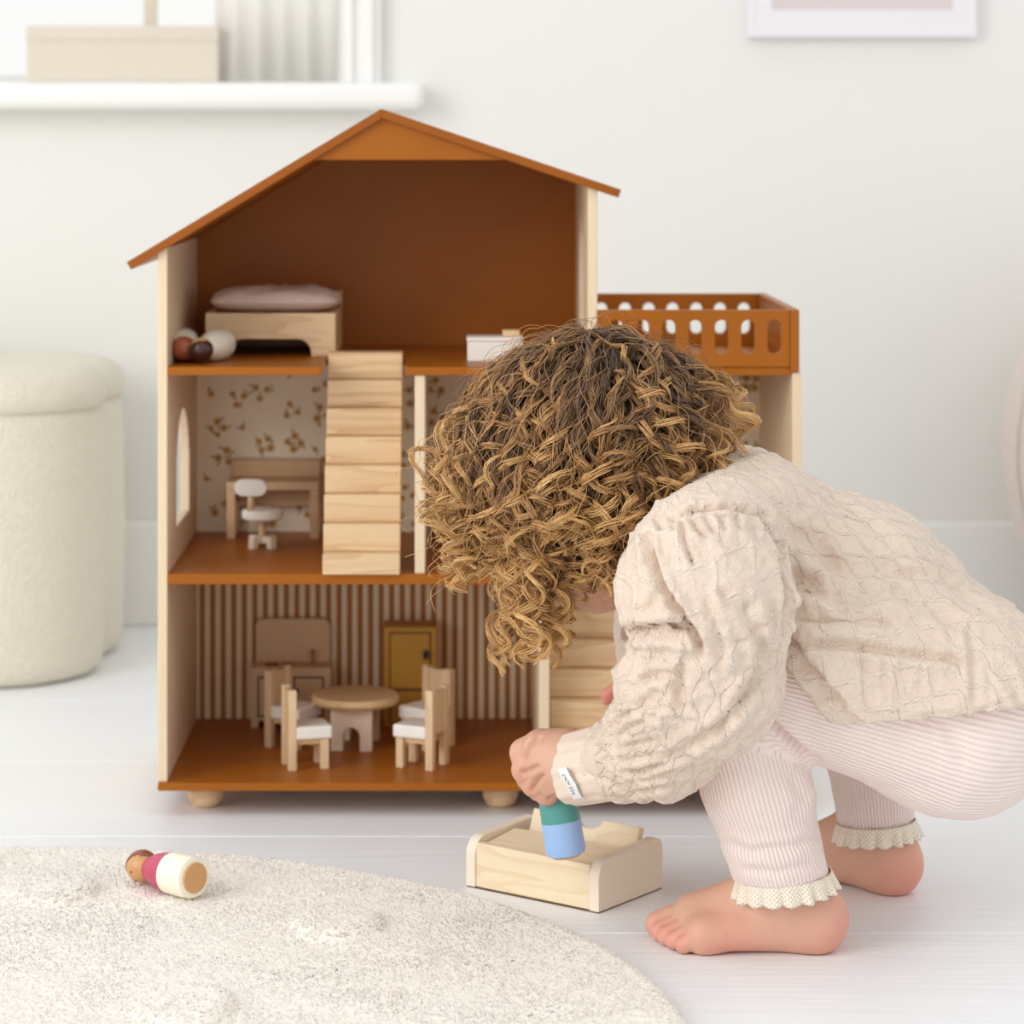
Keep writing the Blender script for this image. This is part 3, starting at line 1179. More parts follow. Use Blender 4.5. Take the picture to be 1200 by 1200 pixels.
# round table
tb = empty('toy_round_table', (W(416, 815, 2.43)[0], 0.142, Z0), math.radians(-6))
tag(tb, 'round pale wooden toy table with arched legs', 'toy table', 'toy furniture in the dollhouse')
tm = auto_smooth(MB().lathe([(0, .038), (.0370, .038), (.0392, .0405), (.0392, .0440), (.0378, .046), (0, .046)], 56).mesh('tabletop'))
link('tabletop', tm, wood('pine_tabletop', (238, 208, 162), (206, 164, 112), 0, .5, 70), tb)
tb.children[0].rotation_euler = (0, 0, math.radians(35))
for yy_ in (-.022, .022):
    pn = [(-.0185, 0)] + arch(-.0075, .0075, 0, .021)[0:1] + arch(-.0075, .0075, 0, .021)[:1:-1] + [(.0075, 0), (.0185, 0), (.0185, .038), (-.0185, .038)]
    link('leg_panel', MB().prism(pn, [], yy_ - .005, yy_ + .005, 'y').mesh('leg_panel'), M['cream_paint'] if False else mat('pale_leg_wood', (232, 212, 190), .5, .03), tb, bevel=.0006)
for sx_ in (-.0145, .0145):
    link('stretcher', MB().box(sx_ - .0025, sx_ + .0025, -.017, .017, .024, .038).mesh('stretcher'), M['beech'], tb)


def toy_chair(loc, ang, label):
    r_ = empty('toy_chair', (loc[0], loc[1], Z0), math.radians(ang))
    tag(r_, label, 'toy chair', 'toy chairs around the round toy table')
    return r_


chair_parts = []
for sy in (-1, 1):
    chair_parts.append(('back_leg', MB().box(-.0195, -.0125, sy * .0135 - .0035, sy * .0135 + .0035, 0, .0690).mesh('back_leg'), M['pine_z'], .0006))
    chair_parts.append(('front_leg', MB().box(.0090, .0160, sy * .0125 - .0035, sy * .0125 + .0035, 0, .0262).mesh('front_leg'), M['pine_z'], .0006))
curve = [(-.0101, .030), (.0101, .030), (.0101, .0680), (.005, .0672), (0, .0668), (-.005, .0672), (-.0101, .0680)]
chair_parts.append(('backrest', MB().prism(curve, [], -.0185, -.0135, 'x').mesh('backrest'), M['pine_z'], .0004))
chair_parts.append(('cushion', MB().box(-.0128, .0185, -.0172, .0172, .0265, .0375).mesh('cushion'), M['white_paint'], .0015))
chair_parts.append(('seat_rail', MB().box(-.0125, .0155, -.0125, .0125, .0215, .0265).mesh('seat_rail'), M['pine_x'], .0004))
chairs = [((-0.1364, 0.059), 15, 'toy chair seen side on, nearest the left house wall, back to the left'),
          ((-0.1535, 0.137), -32, 'toy chair tucked between the kitchen unit and the round table'),
          ((-0.0385, 0.0611), 155, 'front toy chair on the fridge side of the table, facing left'),
          ((-0.0345, 0.136), 228, 'toy chair directly in front of the mustard fridge, behind another chair')]
first = None
for loc, ang, lab in chairs:
    r_ = toy_chair(loc, ang, lab)
    if first is None:
        first = [link(nm, me_, mm_, r_, bevel=bv) for nm, me_, mm_, bv in chair_parts]
    else:
        for o in first:
            c_ = o.copy()
            C.objects.link(c_)
            c_.parent = r_

# attic chest and lilac wardrobe, half hidden by the hair
ch = empty('toy_chest', (0.026, 0.075, Z2))
tag(ch, 'low cream toy chest on the attic floor behind the curly hair', 'toy chest', 'toy furniture in the dollhouse')
link('chest_body', MB().box(-.024, .024, -.016, .016, 0, .017).mesh('chest_body'), M['white_paint'], ch, bevel=.001)
link('chest_lid', MB().box(-.0245, .0245, -.0168, .0168, .0172, .0208).mesh('chest_lid'), M['white_paint'], ch, bevel=.001)
bl = link('toy_block', MB().box(-.0075, .0075, -.006, .006, 0, .0055).mesh('toy_block'), M['pine_x'], None, bevel=.001, loc=(.040, .075, Z2 + .0209))
tag(bl, 'tiny pale wooden block lying on the cream toy chest', 'toy block')
wd = empty('toy_wardrobe', (0.024, 0.12, Z1))
tag(wd, 'pale lilac toy wardrobe in the middle floor room behind the hair', 'toy wardrobe', 'toy furniture in the dollhouse')
link('wardrobe_body', MB().box(-.021, .021, -.014, .014, 0, .084).mesh('wardrobe_body'), M['lilac'], wd, bevel=.001)
for sx_ in (-1, 1):
    dr = link('door', MB().box(sx_ * .0098 - .009, sx_ * .0098 + .009, -.0155, -.0142, .006, .078).mesh('door'), M['lilac'], wd, bevel=.0005)
    link('knob', xf(MB().lathe([(0, 0), (.0014, 0), (.0014, .002), (0, .0024)], 10).mesh('knob', True), Matrix.Translation((sx_ * .0025, -.0156, .04)) @ Matrix.Rotation(PI / 2, 4, 'X')), M['pine_x'], dr)

# ------------------------------------------------------------------ peg dolls
def peg_doll(label, p_base, p_head, cols, roll=0.0, scale=1.0, straight=False):
    """p_base: centre of the flat base; axis towards p_head"""
    p0, p1 = Vector(p_base), Vector(p_head)
    r_ = empty('peg_doll', p0)
    r_.rotation_mode = 'QUATERNION'
    r_.rotation_quaternion = (p1 - p0).to_track_quat('Z', 'Y') @ Matrix.Rotation(roll, 4, 'Z').to_quaternion()
    r_.scale = (scale,) * 3
    tag(r_, label, 'peg doll', 'wooden peg dolls')
    skin, hair, up, low = cols
    sk = MB().lathe([(0, -.0006), (.0105, -.0006), (.0112, .0002), (.0112, .003), (0, .003)], 36)
    link('base_disc', auto_smooth(sk.mesh('base_disc')), skin, r_)
    link('lower_body', auto_smooth(MB().lathe([(0, .0012), (.0125, .0008), (.0146, .0018), (.0155, .005), (.0152, .027), (0, .027)], 40).mesh('lower_body')), low, r_)
    up_p = [(0, .0265), (.0151, .0265), (.0147, .040), (.0138, .047), (.0110, .0515), (.0082, .053), (0, .053)] if straight else [(0, .0265), (.0151, .0265), (.0142, .034), (.0122, .043), (.0098, .050), (.0082, .053), (0, .053)]
    link('upper_body', auto_smooth(MB().lathe(up_p, 40).mesh('upper_body')), up, r_)
    hd = MB().lathe([(0, .0525), (.0078, .0525)] + [(.0118 * math.cos(a_), .0625 + .0118 * math.sin(a_)) for a_ in np.linspace(-.75, PI / 2 - .02, 18)] + [(0, .0743)], 36)
    h = link('head', hd.mesh('head', True), skin, r_)
    # hair: a shell over the crown and the back of the head (face looks along +x)
    bm = bmesh.new()
    bmesh.ops.create_uvsphere(bm, u_segments=36, v_segments=24, radius=.01235)
    bmesh.ops.delete(bm, geom=[v for v in bm.verts if v.co.x * .85 - v.co.z * .55 > .0035], context='VERTS')
    bmesh.ops.translate(bm, verts=bm.verts, vec=(-.0001, 0, .0627))
    me_ = bpy.data.meshes.new('hair')
    bm.to_mesh(me_)
    bm.free()
    me_.polygons.foreach_set('use_smooth', [True] * len(me_.polygons))
    ho = link('hair', me_, hair, h)
    s_ = ho.modifiers.new('thickness', 'SOLIDIFY')
    s_.thickness = .0006
    for sy in (-1, 1):
        bm = bmesh.new()
        bmesh.ops.create_uvsphere(bm, u_segments=10, v_segments=8, radius=.0009)
        d = Vector((.93, sy * .36, -.12)).normalized() * .0115
        bmesh.ops.translate(bm, verts=bm.verts, vec=d + Vector((0, 0, .0625)))
        me_ = bpy.data.meshes.new('eye')
        bm.to_mesh(me_)
        bm.free()
        link('eye', me_, M['black'], h)
    return r_


tan = mat('tan_peg_skin', (206, 156, 104), .35, .03)
tan2 = mat('brown_peg_skin', (168, 92, 60), .35, .03)
hb = mat('chestnut_peg_hair', (142, 84, 66), .3, .02)
hdk = mat('dark_peg_hair', (66, 34, 32), .25, .02)
pink = mat('raspberry_paint', (192, 72, 104), .4, .03)
ivory = mat('ivory_peg_paint', (244, 240, 222), .4, .02)
teal = mat('teal_paint', (84, 158, 152), .4, .03)
sky = mat('sky_blue_paint', (158, 194, 240), .45, .02)
lav = mat('lavender_paint', (204, 204, 224), .45, .02)
zr = RT + 0.0178
pb = np.array([W(229, 1033, 2.005)[0], CAMY + 2.005, zr])
phd = np.array([W(158, 1016, 2.055)[0], CAMY + 2.055, zr - .0035])
peg_doll('peg doll in raspberry and ivory lying on the round rug', pb, phd, (tan, hb, pink, ivory), roll=math.radians(-30), scale=1.0)
pb = np.array([W(263, 404, 2.40)[0], CAMY + 2.385, Z2 + .0138])
phd = np.array([W(236, 414, 2.33)[0], CAMY + 2.335, Z2 + .0125])
peg_doll('peg doll with ivory body and dark hair lying in front of toy bed', pb, phd, (tan, hdk, ivory, ivory), roll=2.0, scale=.86)
pb = np.array([W(244, 398, 2.39)[0] - .022, CAMY + 2.398, Z2 + .0138])
phd = np.array([W(215, 411, 2.33)[0], CAMY + 2.335, Z2 + .0125])
peg_doll('peg doll with reddish brown head lying against the attic side wall', pb, phd, (tan2, tan2, ivory, lav), roll=0.4, scale=.86)
D0 = 1.99
HB, HT = W(664, 1003, D0), W(648, 905, D0 + .004)
peg_doll('upright teal and sky blue peg doll held in the child\'s fist', HB, HT, (tan, hdk, teal, sky), roll=1.0, scale=.95, straight=True)

# ------------------------------------------------------------------ wooden box on the floor
bxr = empty('wooden_toy_box', ((.1027 + .0052) / 2 + .0215, (-.296 - .222) / 2 + .037, 0), math.atan2(-.074, .0975))
tag(bxr, 'open pale wooden toy box with cream ends in front of the dollhouse', 'toy box')
Lb, Db, Hb = .1224, .086, .0385
x0, y0 = -Lb / 2, -Db / 2


def end_outline():
    r_ = .009
    pts = [(y0, .001), (-y0, .001)]
    pts += [(-y0 - r_ + r_ * math.cos(a_), .040 - r_ + r_ * math.sin(a_)) for a_ in np.linspace(0, PI / 2, 7)]
    pts += [(y0 + .014 - .014 * math.sin(a_), Hb - .014 + .014 * math.cos(a_)) for a_ in np.linspace(0, PI / 2, 9)]
    return pts


link('end_panel', MB().prism(end_outline(), [], x0, x0 + .0085, 'x').mesh('end_panel'), M['cream_paint'], bxr, bevel=.0012, seg=3)
link('end_panel', MB().prism(end_outline(), [], -x0 - .0085, -x0, 'x').mesh('end_panel'), M['cream_paint'], bxr, bevel=.0012, seg=3)
pine_b = wood('box_pine', (243, 227, 198), (228, 203, 162), 0, .5, 75)
link('front_panel', MB().box(x0 + .0086, -x0 - .0086, y0 + .001, y0 + .008, .001, .0345).mesh('front_panel'), pine_b, bxr, bevel=.001)
link('bottom_panel', MB().box(x0 + .0005, -x0 - .0005, y0 + .0005, -y0 - .0005, 0, .0012).mesh('bottom_panel'), M['dark'], bxr)
link('back_panel', MB().box(x0 + .0086, -x0 - .0086, -y0 - .008, -y0 - .001, .0012, .030).mesh('back_panel'), pine_b, bxr, bevel=.001)
lid = MB().box(x0 + .010, -x0 - .010, -.021, .021, -.003, .003).mesh('slanted_board')
xf(lid, Matrix.Translation((0, y0 + .029, .0315)) @ Matrix.Rotation(math.radians(6), 4, 'X'))
link('slanted_board', lid, pine_b, bxr, bevel=.0006)
nx = 0.006
out = [(x0 + .018, 0), (-x0 - .003, 0), (-x0 - .003, .0485)] + [(nx + .011 * math.cos(a_), .0485 + .0 - .0075 * math.sin(a_)) for a_ in np.linspace(0, PI, 9)] + [(x0 + .018, .0485)]
out = [(x0 + .014, 0), (-x0 - .0092, 0), (-x0 - .0092, .047)] + [(nx + .012 * math.cos(a_), .047 - .008 * math.sin(a_)) for a_ in np.linspace(0, PI, 9)] + [(x0 + .014, .047)]
bb = MB().prism(out, [], -.0035, .0035, 'y').mesh('leaning_board')
xf(bb, Matrix.Translation((0, y0 + .0545, .004)) @ Matrix.Rotation(math.radians(-22), 4, 'X'))
link('leaning_board', bb, pine_b, bxr, bevel=.001)

def to_px(V):
    D = V[:, 1] - CAMY
    return np.stack([CX + V[:, 0] * F / D, CY + (CAMZ - V[:, 2]) * F / D], 1)


def poly_dist(Q, poly):
    """distance to a polyline, signed side, and normalised position along it"""
    poly = np.array(poly, float)
    seg = np.linalg.norm(np.diff(poly, axis=0), axis=1)
    cum = np.concatenate([[0], np.cumsum(seg)]) / seg.sum()
    best = np.full(len(Q), 1e9)
    side = np.zeros(len(Q))
    tt = np.zeros(len(Q))
    for i in range(len(poly) - 1):
        a_, b_ = poly[i], poly[i + 1]
        ab = b_ - a_
        t_ = np.clip(((Q - a_) @ ab) / (ab @ ab), 0, 1)
        dv = Q - a_ - t_[:, None] * ab
        d_ = np.linalg.norm(dv, axis=1)
        m_ = d_ < best
        best[m_] = d_[m_]
        side[m_] = np.sign(ab[0] * dv[:, 1] - ab[1] * dv[:, 0])[m_]
        tt[m_] = (cum[i] + t_ * (cum[i + 1] - cum[i]))[m_]
    return best, side, tt


def fold(V, N, poly, width, depth, ridge=0.0, mask=None):
    """press a crease (and raise its lips) along a line drawn on the side of the garment that faces the room"""
    Q = to_px(V)
    d_, sd, t_ = poly_dist(Q, poly)
    tap = np.clip(np.minimum(t_, 1 - t_) * 6, 0, 1) ** .7
    face = np.clip(-N[:, 1] * 2.0 + .25, 0, 1)
    amt = -depth * np.exp(-(d_ / width) ** 2) + ridge * np.exp(-((d_ - width * 2.0) / (width * 1.1)) ** 2)
    w_ = tap * face
    if mask is not None:
        w_ = w_ * mask
    return V + N * (amt * w_)[:, None]



def seam_mask(Fc, n, vals, thr, it=2):
    """0 beside vertices where a pattern coordinate jumps, 1 elsewhere"""
    bad = np.zeros(n)
    for i in range(4):
        a_, b_ = Fc[:, i], Fc[:, (i + 1) % 4]
        for v_, t_ in zip(vals, thr):
            m_ = np.abs(v_[a_] - v_[b_]) > t_
            bad[a_[m_]] = 1
            bad[b_[m_]] = 1
    q_ = bad[:, None]
    for _ in range(it):
        q_ = np.maximum(q_, laplace(q_ * np.ones((1, 3)), Fc, .7)[:, :1])
    return 1 - np.maximum(bad, np.clip(q_[:, 0] * 1.5, 0, 1))


# ------------------------------------------------------------------ the child
PO = Vector((0.26, -0.33, 0.0))
fx = np.array([-.80, 0, -.60])      # face direction
ux = np.array([-.60, 0, .80])       # crown direction
lx = np.array([0, 1.0, 0])
HC = np.array([0.088, -0.345, 0.346])  # skull centre
HA = [fx, lx, ux]
HRAD = np.array([.080, .066, .072])
sh_n, sh_f = np.array([.172, -.435, .305]), np.array([.180, -.225, .300])
el_n, wr_n = np.array([.165, -.455, .190]), W(690, 897, 1.955)
hip_n, kn_n, an_n = np.array([.345, -.383, .165]), np.array([.180, -.392, .203]), np.array([.2245, -.385, .043])
hip_f, kn_f, an_f = np.array([.345, -.285, .165]), np.array([.300, -.205, .190]), np.array([.312, -.232, .042])

B = Field((.03, -.55, -.004), (.46, -.08, .47), .0017)
# torso, neck, head
B.cone((.345, -.335, .175), (.275, -.335, .235), .062, .058, .03)
B.cone((.275, -.335, .235), (.205, -.335, .272), .058, .056, .03)
B.ell((.345, -.375, .165), (.062, .05, .062), .03)
B.ell((.345, -.295, .165), (.062, .05, .062), .03)
B.cone(sh_n + [0.006, .03, -.008], sh_f + [0.0, -.03, -.008], .034, .034, .03)
B.cone((.190, -.335, .295), (.120, -.342, .330), .030, .029, .02)
B.ell(HC, HRAD, .02, HA)
B.ell(HC + fx * .030 - ux * .046, (.046, .048, .048), .03, HA)
B.ell(HC + fx * .050 - ux * .082, (.020, .024, .018), .025, HA)
B.ell(HC + fx * .078 - ux * .040, (.012, .008, .011), .010, HA)      # nose
B.ell(HC + fx * .072 - ux * .062, (.008, .014, .0045), .005, HA)     # lips
B.ell(HC + fx * .070 - ux * .070, (.007, .012, .004), .005, HA)
for s_ in (-1, 1):
    B.ell(HC + fx * .050 - ux * .048 + lx * s_ * .030, (.022, .018, .022), .015, HA)   # cheek
    B.ell(HC + fx * .078 - ux * .020 + lx * s_ * .024, (.010, .013, .008), .008, HA, sub=True)   # eye socket
    B.ell(HC - fx * .004 - ux * .034 + lx * s_ * .067, (.012, .006, .019), .004, HA)    # ear
    B.ell(HC + fx * .000 - ux * .034 + lx * s_ * .073, (.006, .003, .011), .003, HA, sub=True)
# near arm and hand
B.chain([sh_n, el_n, wr_n], [.030, .025, .0195], .015)


def HP(px, py, D):
    return W(px, py, D)


B.cone(wr_n, HP(662, 893, 1.965), .0195, .0195, .01)
B.cone(HP(664, 880, 1.962), HP(634, 876, 1.968), .0165, .0135, .008)
B.cone(HP(668, 908, 1.962), HP(647, 912, 1.966), .0165, .0130, .008)
B.cone(HP(662, 896, 1.955), HP(640, 893, 1.962), .015, .0115, .008)
fing = [([(634, 872, 1.968), (614, 882, 1.984), (616, 897, 2.008), (634, 899, 2.020)], .0108),
        ([(633, 889, 1.963), (615, 902, 1.980), (620, 913, 2.006), (640, 912, 2.020)], .0100),
        ([(640, 905, 1.964), (626, 919, 1.980), (632, 925, 2.004), (650, 922, 2.018)], .0096),
        ([(650, 917, 1.966), (640, 930, 1.980), (646, 934, 2.000), (660, 930, 2.014)], .0088)]
for pts_, r_ in fing:
    P3 = [HP(*p) for p in pts_]
    B.chain(P3, [r_, r_ * .97, r_ * .9, r_ * .8], .0014)
B.chain([HP(672, 890, 1.985), HP(662, 880, 2.012), HP(646, 876, 2.022), HP(634, 882, 2.020)], [.0125, .011, .0098, .0085], .003)   # thumb, far side
# far arm and hand
el_f, wr_f = np.array([.165, -.205, .195]), W(765, 812, 2.07)
B.chain([sh_f, el_f, wr_f], [.030, .025, .019], .015)
B.cone(wr_f, W(748, 808, 2.07), .018, .015, .01)
for p_, q_, r_ in (((746, 800, 2.06), (724, 803, 2.06), .0068), ((744, 806, 2.07), (713, 814, 2.07), .0072), ((744, 813, 2.08), (712, 819, 2.08), .0068), ((746, 820, 2.09), (720, 826, 2.09), .006)):
    a_, b_ = W(*p_), W(*q_)
    B.chain([a_, (a_ + b_) / 2 + [0, 0, .003], b_], [r_, r_ * .95, r_ * .8], .002)
B.chain([W(752, 812, 2.05), W(740, 822, 2.04), W(726, 826, 2.045)], [.0095, .0085, .007], .003)
# legs
for hip, kn, an in ((hip_n, kn_n, an_n), (hip_f, kn_f, an_f)):
    B.chain([hip, kn, an], [.052, .028, .0225], .02)


def foot(o, d, k=1.0):
    """o: heel point on floor, d: unit direction to the toes; the inner edge lies to the child's midline"""
    d = unit(np.array([d[0], d[1], 0.0]))
    return d


def build_foot(B, heel, d, side):
    d = unit(np.array([d[0], d[1], 0.0]))
    s = np.array([-d[1], d[0], 0.0]) * side   # towards the big toe
    P = lambda a_, b_, z: heel + d * a_ + s * b_ + np.array([0, 0, z])
    B.ell(P(.0, 0, .0235), (.0205, .0195, .0235), .012)
    B.cone(P(.003, 0, .020), P(.078, -.014, .0125), .0185, .0118, .014)
    B.cone(P(.003, .002, .022), P(.085, .017, .0150), .0185, .0140, .014)
    B.cone(P(.020, .004, .044), P(.080, .012, .0195), .0225, .0130, .018)
    B.cone(P(.078, -.014, .012), P(.086, .018, .0135), .0118, .0125, .010)
    toes = [(.094, .0205, .110, .0200, .0100), (.092, .0085, .1085, .0100, .0076), (.089, -.001, .1040, .0008, .0072), (.085, -.0105, .0985, -.0085, .0068), (.079, -.019, .0915, -.0175, .0066)]
    for a_, b_, c_, e_, r_ in toes:
        mid = P((a_ + c_) / 2, (b_ + e_) / 2, r_ + .0042)
        B.cone(P(a_ - .012, b_, .014), mid, r_ * .95, r_ * .86, .0025)
        B.cone(mid, P(c_ + .001, e_, r_ * .95), r_ * .86, r_ * .97, .0012)


heel_n, dir_n = np.array([.2465, -.384, 0.0]), (-.985, .10)
heel_f, dir_f = np.array([.324, -.235, 0.0]), (-.70, .72)
build_foot(B, heel_n, dir_n, -1)
build_foot(B, heel_f, dir_f, 1)
X, Y, Z = B.grid()
B.d = np.maximum(B.d, -(Z - 0.0003))       # flat soles
V, Fc = B.nets(1)
N = normals(V, Fc)
HANDFOLDS = [([(634, 862), (622, 874), (615, 890), (613, 908)], 3.0, .0030, .0010), ([(610, 908), (624, 901), (634, 897)], 2.8, .0030, .0008),
             ([(622, 929), (628, 917), (638, 906)], 2.8, .0030, .0008), ([(640, 938), (655, 932), (670, 930)], 2.4, .0026, .0004)]
for poly, w_, d_, rg in HANDFOLDS:
    V = fold(V, N, poly, w_, d_, rg, (V[:, 1] < -.29).astype(float))
me = mesh_np('person', V, Fc)
red = np.zeros(len(V))


def spot(p, r_, a_):
    global red
    d_ = np.linalg.norm(V - np.array(p), axis=1)
    red = np.maximum(red, a_ * np.exp(-(d_ / r_) ** 2))


for hl, d_, sd in ((heel_n, dir_n, -1), (heel_f, dir_f, 1)):
    d_ = unit(np.array([d_[0], d_[1], 0.0]))
    s_ = np.array([-d_[1], d_[0], 0.0]) * sd
    spot(hl - d_ * .012 + [0, 0, .015], .022, .75)
    for a_, b_ in ((.114, .020), (.112, .010), (.107, .001), (.101, -.009), (.094, -.018)):
        spot(hl + d_ * a_ + s_ * b_ + [0, 0, .008], .009, .7)
    spot(hl + d_ * .06 - s_ * .02 + [0, 0, .004], .025, .45)
for pts_, r_ in fing:
    spot(HP(*pts_[1]), .011, .6)
spot(W(715, 816, 2.07), .02, .8)
set_attr(me, 'red', red)
child = link('person', me, M['skin'], None, PO, loc=PO)
tag(child, 'barefoot curly haired child squatting in a beige blouse and pale pink leggings', 'person')
eye_m = mat('eye_white', (240, 236, 230), .2, 0)
iris_m = mat('brown_iris', (84, 56, 36), .2, 0)
for s_ in (-1, 1):
    p_ = HC + fx * .066 - ux * .021 + lx * s_ * .024
    bm = bmesh.new()
    bmesh.ops.create_uvsphere(bm, u_segments=16, v_segments=12, radius=.0085)
    bmesh.ops.translate(bm, verts=bm.verts, vec=p_)
    e_ = bpy.data.meshes.new('eye')
    bm.to_mesh(e_)
    bm.free()
    eo = link('eye', e_, eye_m, child, PO)
    bm = bmesh.new()
    bmesh.ops.create_uvsphere(bm, u_segments=14, v_segments=10, radius=.0042)
    bmesh.ops.translate(bm, verts=bm.verts, vec=p_ + fx * .0055)
    e_ = bpy.data.meshes.new('iris')
    bm.to_mesh(e_)
    bm.free()
    link('iris', e_, iris_m, eo, PO)


def ang_coord(V, a_, b_, back=(0, 1, 0)):
    """position along a->b and the angle about it, the wrap lying on the far side"""
    ax = unit(b_ - a_)
    s_ = (V - a_) @ ax
    rv = V - a_ - s_[:, None] * ax
    e1 = unit(-np.array(back) + (np.array(back) @ ax) * ax)
    e2 = np.cross(ax, e1)
    return s_, np.arctan2(rv @ e2, rv @ e1), np.linalg.norm(rv, axis=1)


# leggings
G = Field((.08, -.50, .02), (.47, -.12, .30), .002)
G.cone((.345, -.335, .168), (.30, -.335, .205), .062, .055, .03)
G.ell((.345, -.378, .166), (.071, .060, .071), .02)
G.ell((.345, -.292, .166), (.071, .060, .071), .02)
for hip, kn, an, r0 in ((hip_n, kn_n, an_n, .033), (hip_f, kn_f, an_f, .0288)):
    ankle = an + unit(kn - an) * .006
    fk = r0 / .033
    G.cone(hip, kn, .068, .0425 * fk, .018)
    G.cone(kn, an + (kn - an) * .45, .0425 * fk, .0365 * fk, .008)
    G.cone(an + (kn - an) * .45, ankle, .0365 * fk, r0, .01)
X, Y, Z = G.grid()
for an, kn in ((an_n, kn_n), (an_f, kn_f)):
    ax = unit(unit(kn - an) * .15 + np.array([-.06, 0, .85]))
    cutp = an + ax * .010
    near = ((X - an[0]) ** 2 + (Y - an[1]) ** 2 + (Z - an[2]) ** 2) < .07 ** 2
    pl = -((X - cutp[0]) * ax[0] + (Y - cutp[1]) * ax[1] + (Z - cutp[2]) * ax[2])
    G.d = np.where(near, np.maximum(G.d, pl), G.d).astype(np.float32)
V, Fc = G.nets(2)
N = normals(V, Fc)
V = V + N * (0.0011 * vnoise(V, 45) + .0006 * vnoise(V, 110))[:, None]
for poly, w_, d_, rg in (([(893, 838), (920, 862), (940, 880), (962, 892)], 4, .0085, .002),
                         ([(845, 985), (880, 998), (930, 992), (960, 975)], 5, .0018, .0012),
                         ([(860, 1018), (910, 1022), (965, 1008)], 4, .0012, .0008),
                         ([(925, 905), (940, 935), (930, 960)], 6, .0014, .001),
                         ([(1100, 838), (1120, 870), (1135, 900)], 9, .0022, .001),
                         ([(1085, 840), (1095, 870)], 6, .0016, .0008)):
    V = fold(V, N, poly, w_, d_, rg)
segs = [(hip_n, kn_n, .056), (kn_n, an_n, .037), (hip_f, kn_f, .056), (kn_f, an_f, .037)]
bd_ = np.full(len(V), 1e9)
rib = np.zeros(len(V))
for a_, b_, rr_ in segs:
    ab = b_ - a_
    t_ = np.clip(((V - a_) @ ab) / (ab @ ab), -.25 if rr_ > .05 else 0, 1)
    dd = np.linalg.norm(V - a_ - t_[:, None] * ab, axis=1) / rr_
    s_, an_, _ = ang_coord(V, a_, b_)
    nrib = 96 if rr_ > .05 else 72
    m_ = dd < bd_
    rib[m_] = (an_ * nrib / (2 * PI))[m_]
    bd_[m_] = dd[m_]
me = mesh_np('leggings', V, Fc)
set_attr(me, 'rib', rib)
set_attr(me, 'gm', seam_mask(Fc, len(V), [rib], [1.5], 1))
tag(link('leggings', me, M['rib'], child, PO), 'pale pink ribbed leggings')

# lace frills at the ankles
for an, kn, r0 in ((an_n, kn_n, .0325), (an_f, kn_f, .0288)):
    ax = unit(unit(kn - an) * .15 + np.array([-.06, 0, .85]))
    e1 = unit(np.cross(ax, [0, 1, 0.2]))
    e2 = np.cross(ax, e1)
    nu, nv = 260, 9
    u = np.linspace(0, 2 * PI, nu, endpoint=False)
    V, lu, lvv = [], [], []
    for j in range(nv):
        v = j / (nv - 1)
        ruff = v * (.0022 * np.sin(17 * u + .6 * np.sin(3 * u)) + .0008 * np.sin(29 * u + 1))
        rr_ = r0 + .0005 + v * .0030 + ruff
        dz = .0115 - v * (.0128 + .0014 * np.abs(np.sin(17 * u / 2 + .3)))
        V.append(an + ax * dz[:, None] + e1 * (rr_ * np.cos(u))[:, None] + e2 * (rr_ * np.sin(u))[:, None])
        lu.append(u / (2 * PI))
        lvv.append(np.full(nu, v))
    i_, j_ = np.meshgrid(np.arange(nv - 1), np.arange(nu), indexing='ij')
    j2 = (j_ + 1) % nu
    Fq = np.stack([i_ * nu + j_, i_ * nu + j2, (i_ + 1) * nu + j2, (i_ + 1) * nu + j_], -1).reshape(-1, 4)
    me = mesh_np('lace_frill', np.concatenate(V), Fq)
    set_attr(me, 'lu', np.concatenate(lu))
    set_attr(me, 'lv', np.concatenate(lvv))
    o = link('lace_frill', me, M['lace'], child, PO)
    o.modifiers.new('thickness', 'SOLIDIFY').thickness = .0009
    tag(o, 'cream crochet lace frill')

# blouse: a shell with open hem, cuff and neck
TH = .0018
T = Field((.06, -.575, .10), (.47, -.12, .38), TH)
T.cone((.345, -.335, .172), (.278, -.335, .232), .074, .070, .03)
T.cone((.278, -.335, .232), (.212, -.338, .268), .070, .066, .03)
T.ell((.348, -.380, .168), (.080, .074, .076), .02)
T.ell((.348, -.290, .168), (.080, .074, .076), .02)
T.cone(np.array([.345, -.390, .168]), np.array([.250, -.396, .200]), .076, .068, .015)
T.cone(np.array([.345, -.280, .172]), np.array([.250, -.272, .200]), .074, .063, .015)
T.cone(sh_n + [.008, .03, -.008], sh_f + [.004, -.03, -.008], .042, .042, .025)
T.cone((.205, -.37, .296), (.205, -.30, .296), .046, .046, .02)
# front line and hem of the loose lower edge
X, Y, Z = T.grid()
h0, h1 = W(1010, 845, 1.85), W(1200, 824, 1.85)
hem = (h0[2] + (X - h0[0]) * (h1[2] - h0[2]) / (h1[0] - h0[0])) - Z + 0.0 * Y
f0, f1 = W(918, 728, 1.85), W(1010, 848, 1.85)
nf = np.array([(f1[2] - f0[2]), -(f1[0] - f0[0])])
nf = nf / np.hypot(*nf)
front = ((X - f0[0]) * nf[0] + (Z - f0[2]) * nf[1]) + 0.0 * Y
T.d = np.maximum(T.d, np.minimum(1.0, np.maximum(hem, front))).astype(np.float32)
# the underlap that shows inside the open front edge
U = Field((.06, -.575, .10), (.47, -.12, .38), TH)
U.cone(np.array([.345, -.385, .168]), np.array([.235, -.393, .197]), .0735, .0560, .005)
U.d = np.maximum(U.d, np.maximum(hem - .001, front - .017)).astype(np.float32)
core = T.d.copy()
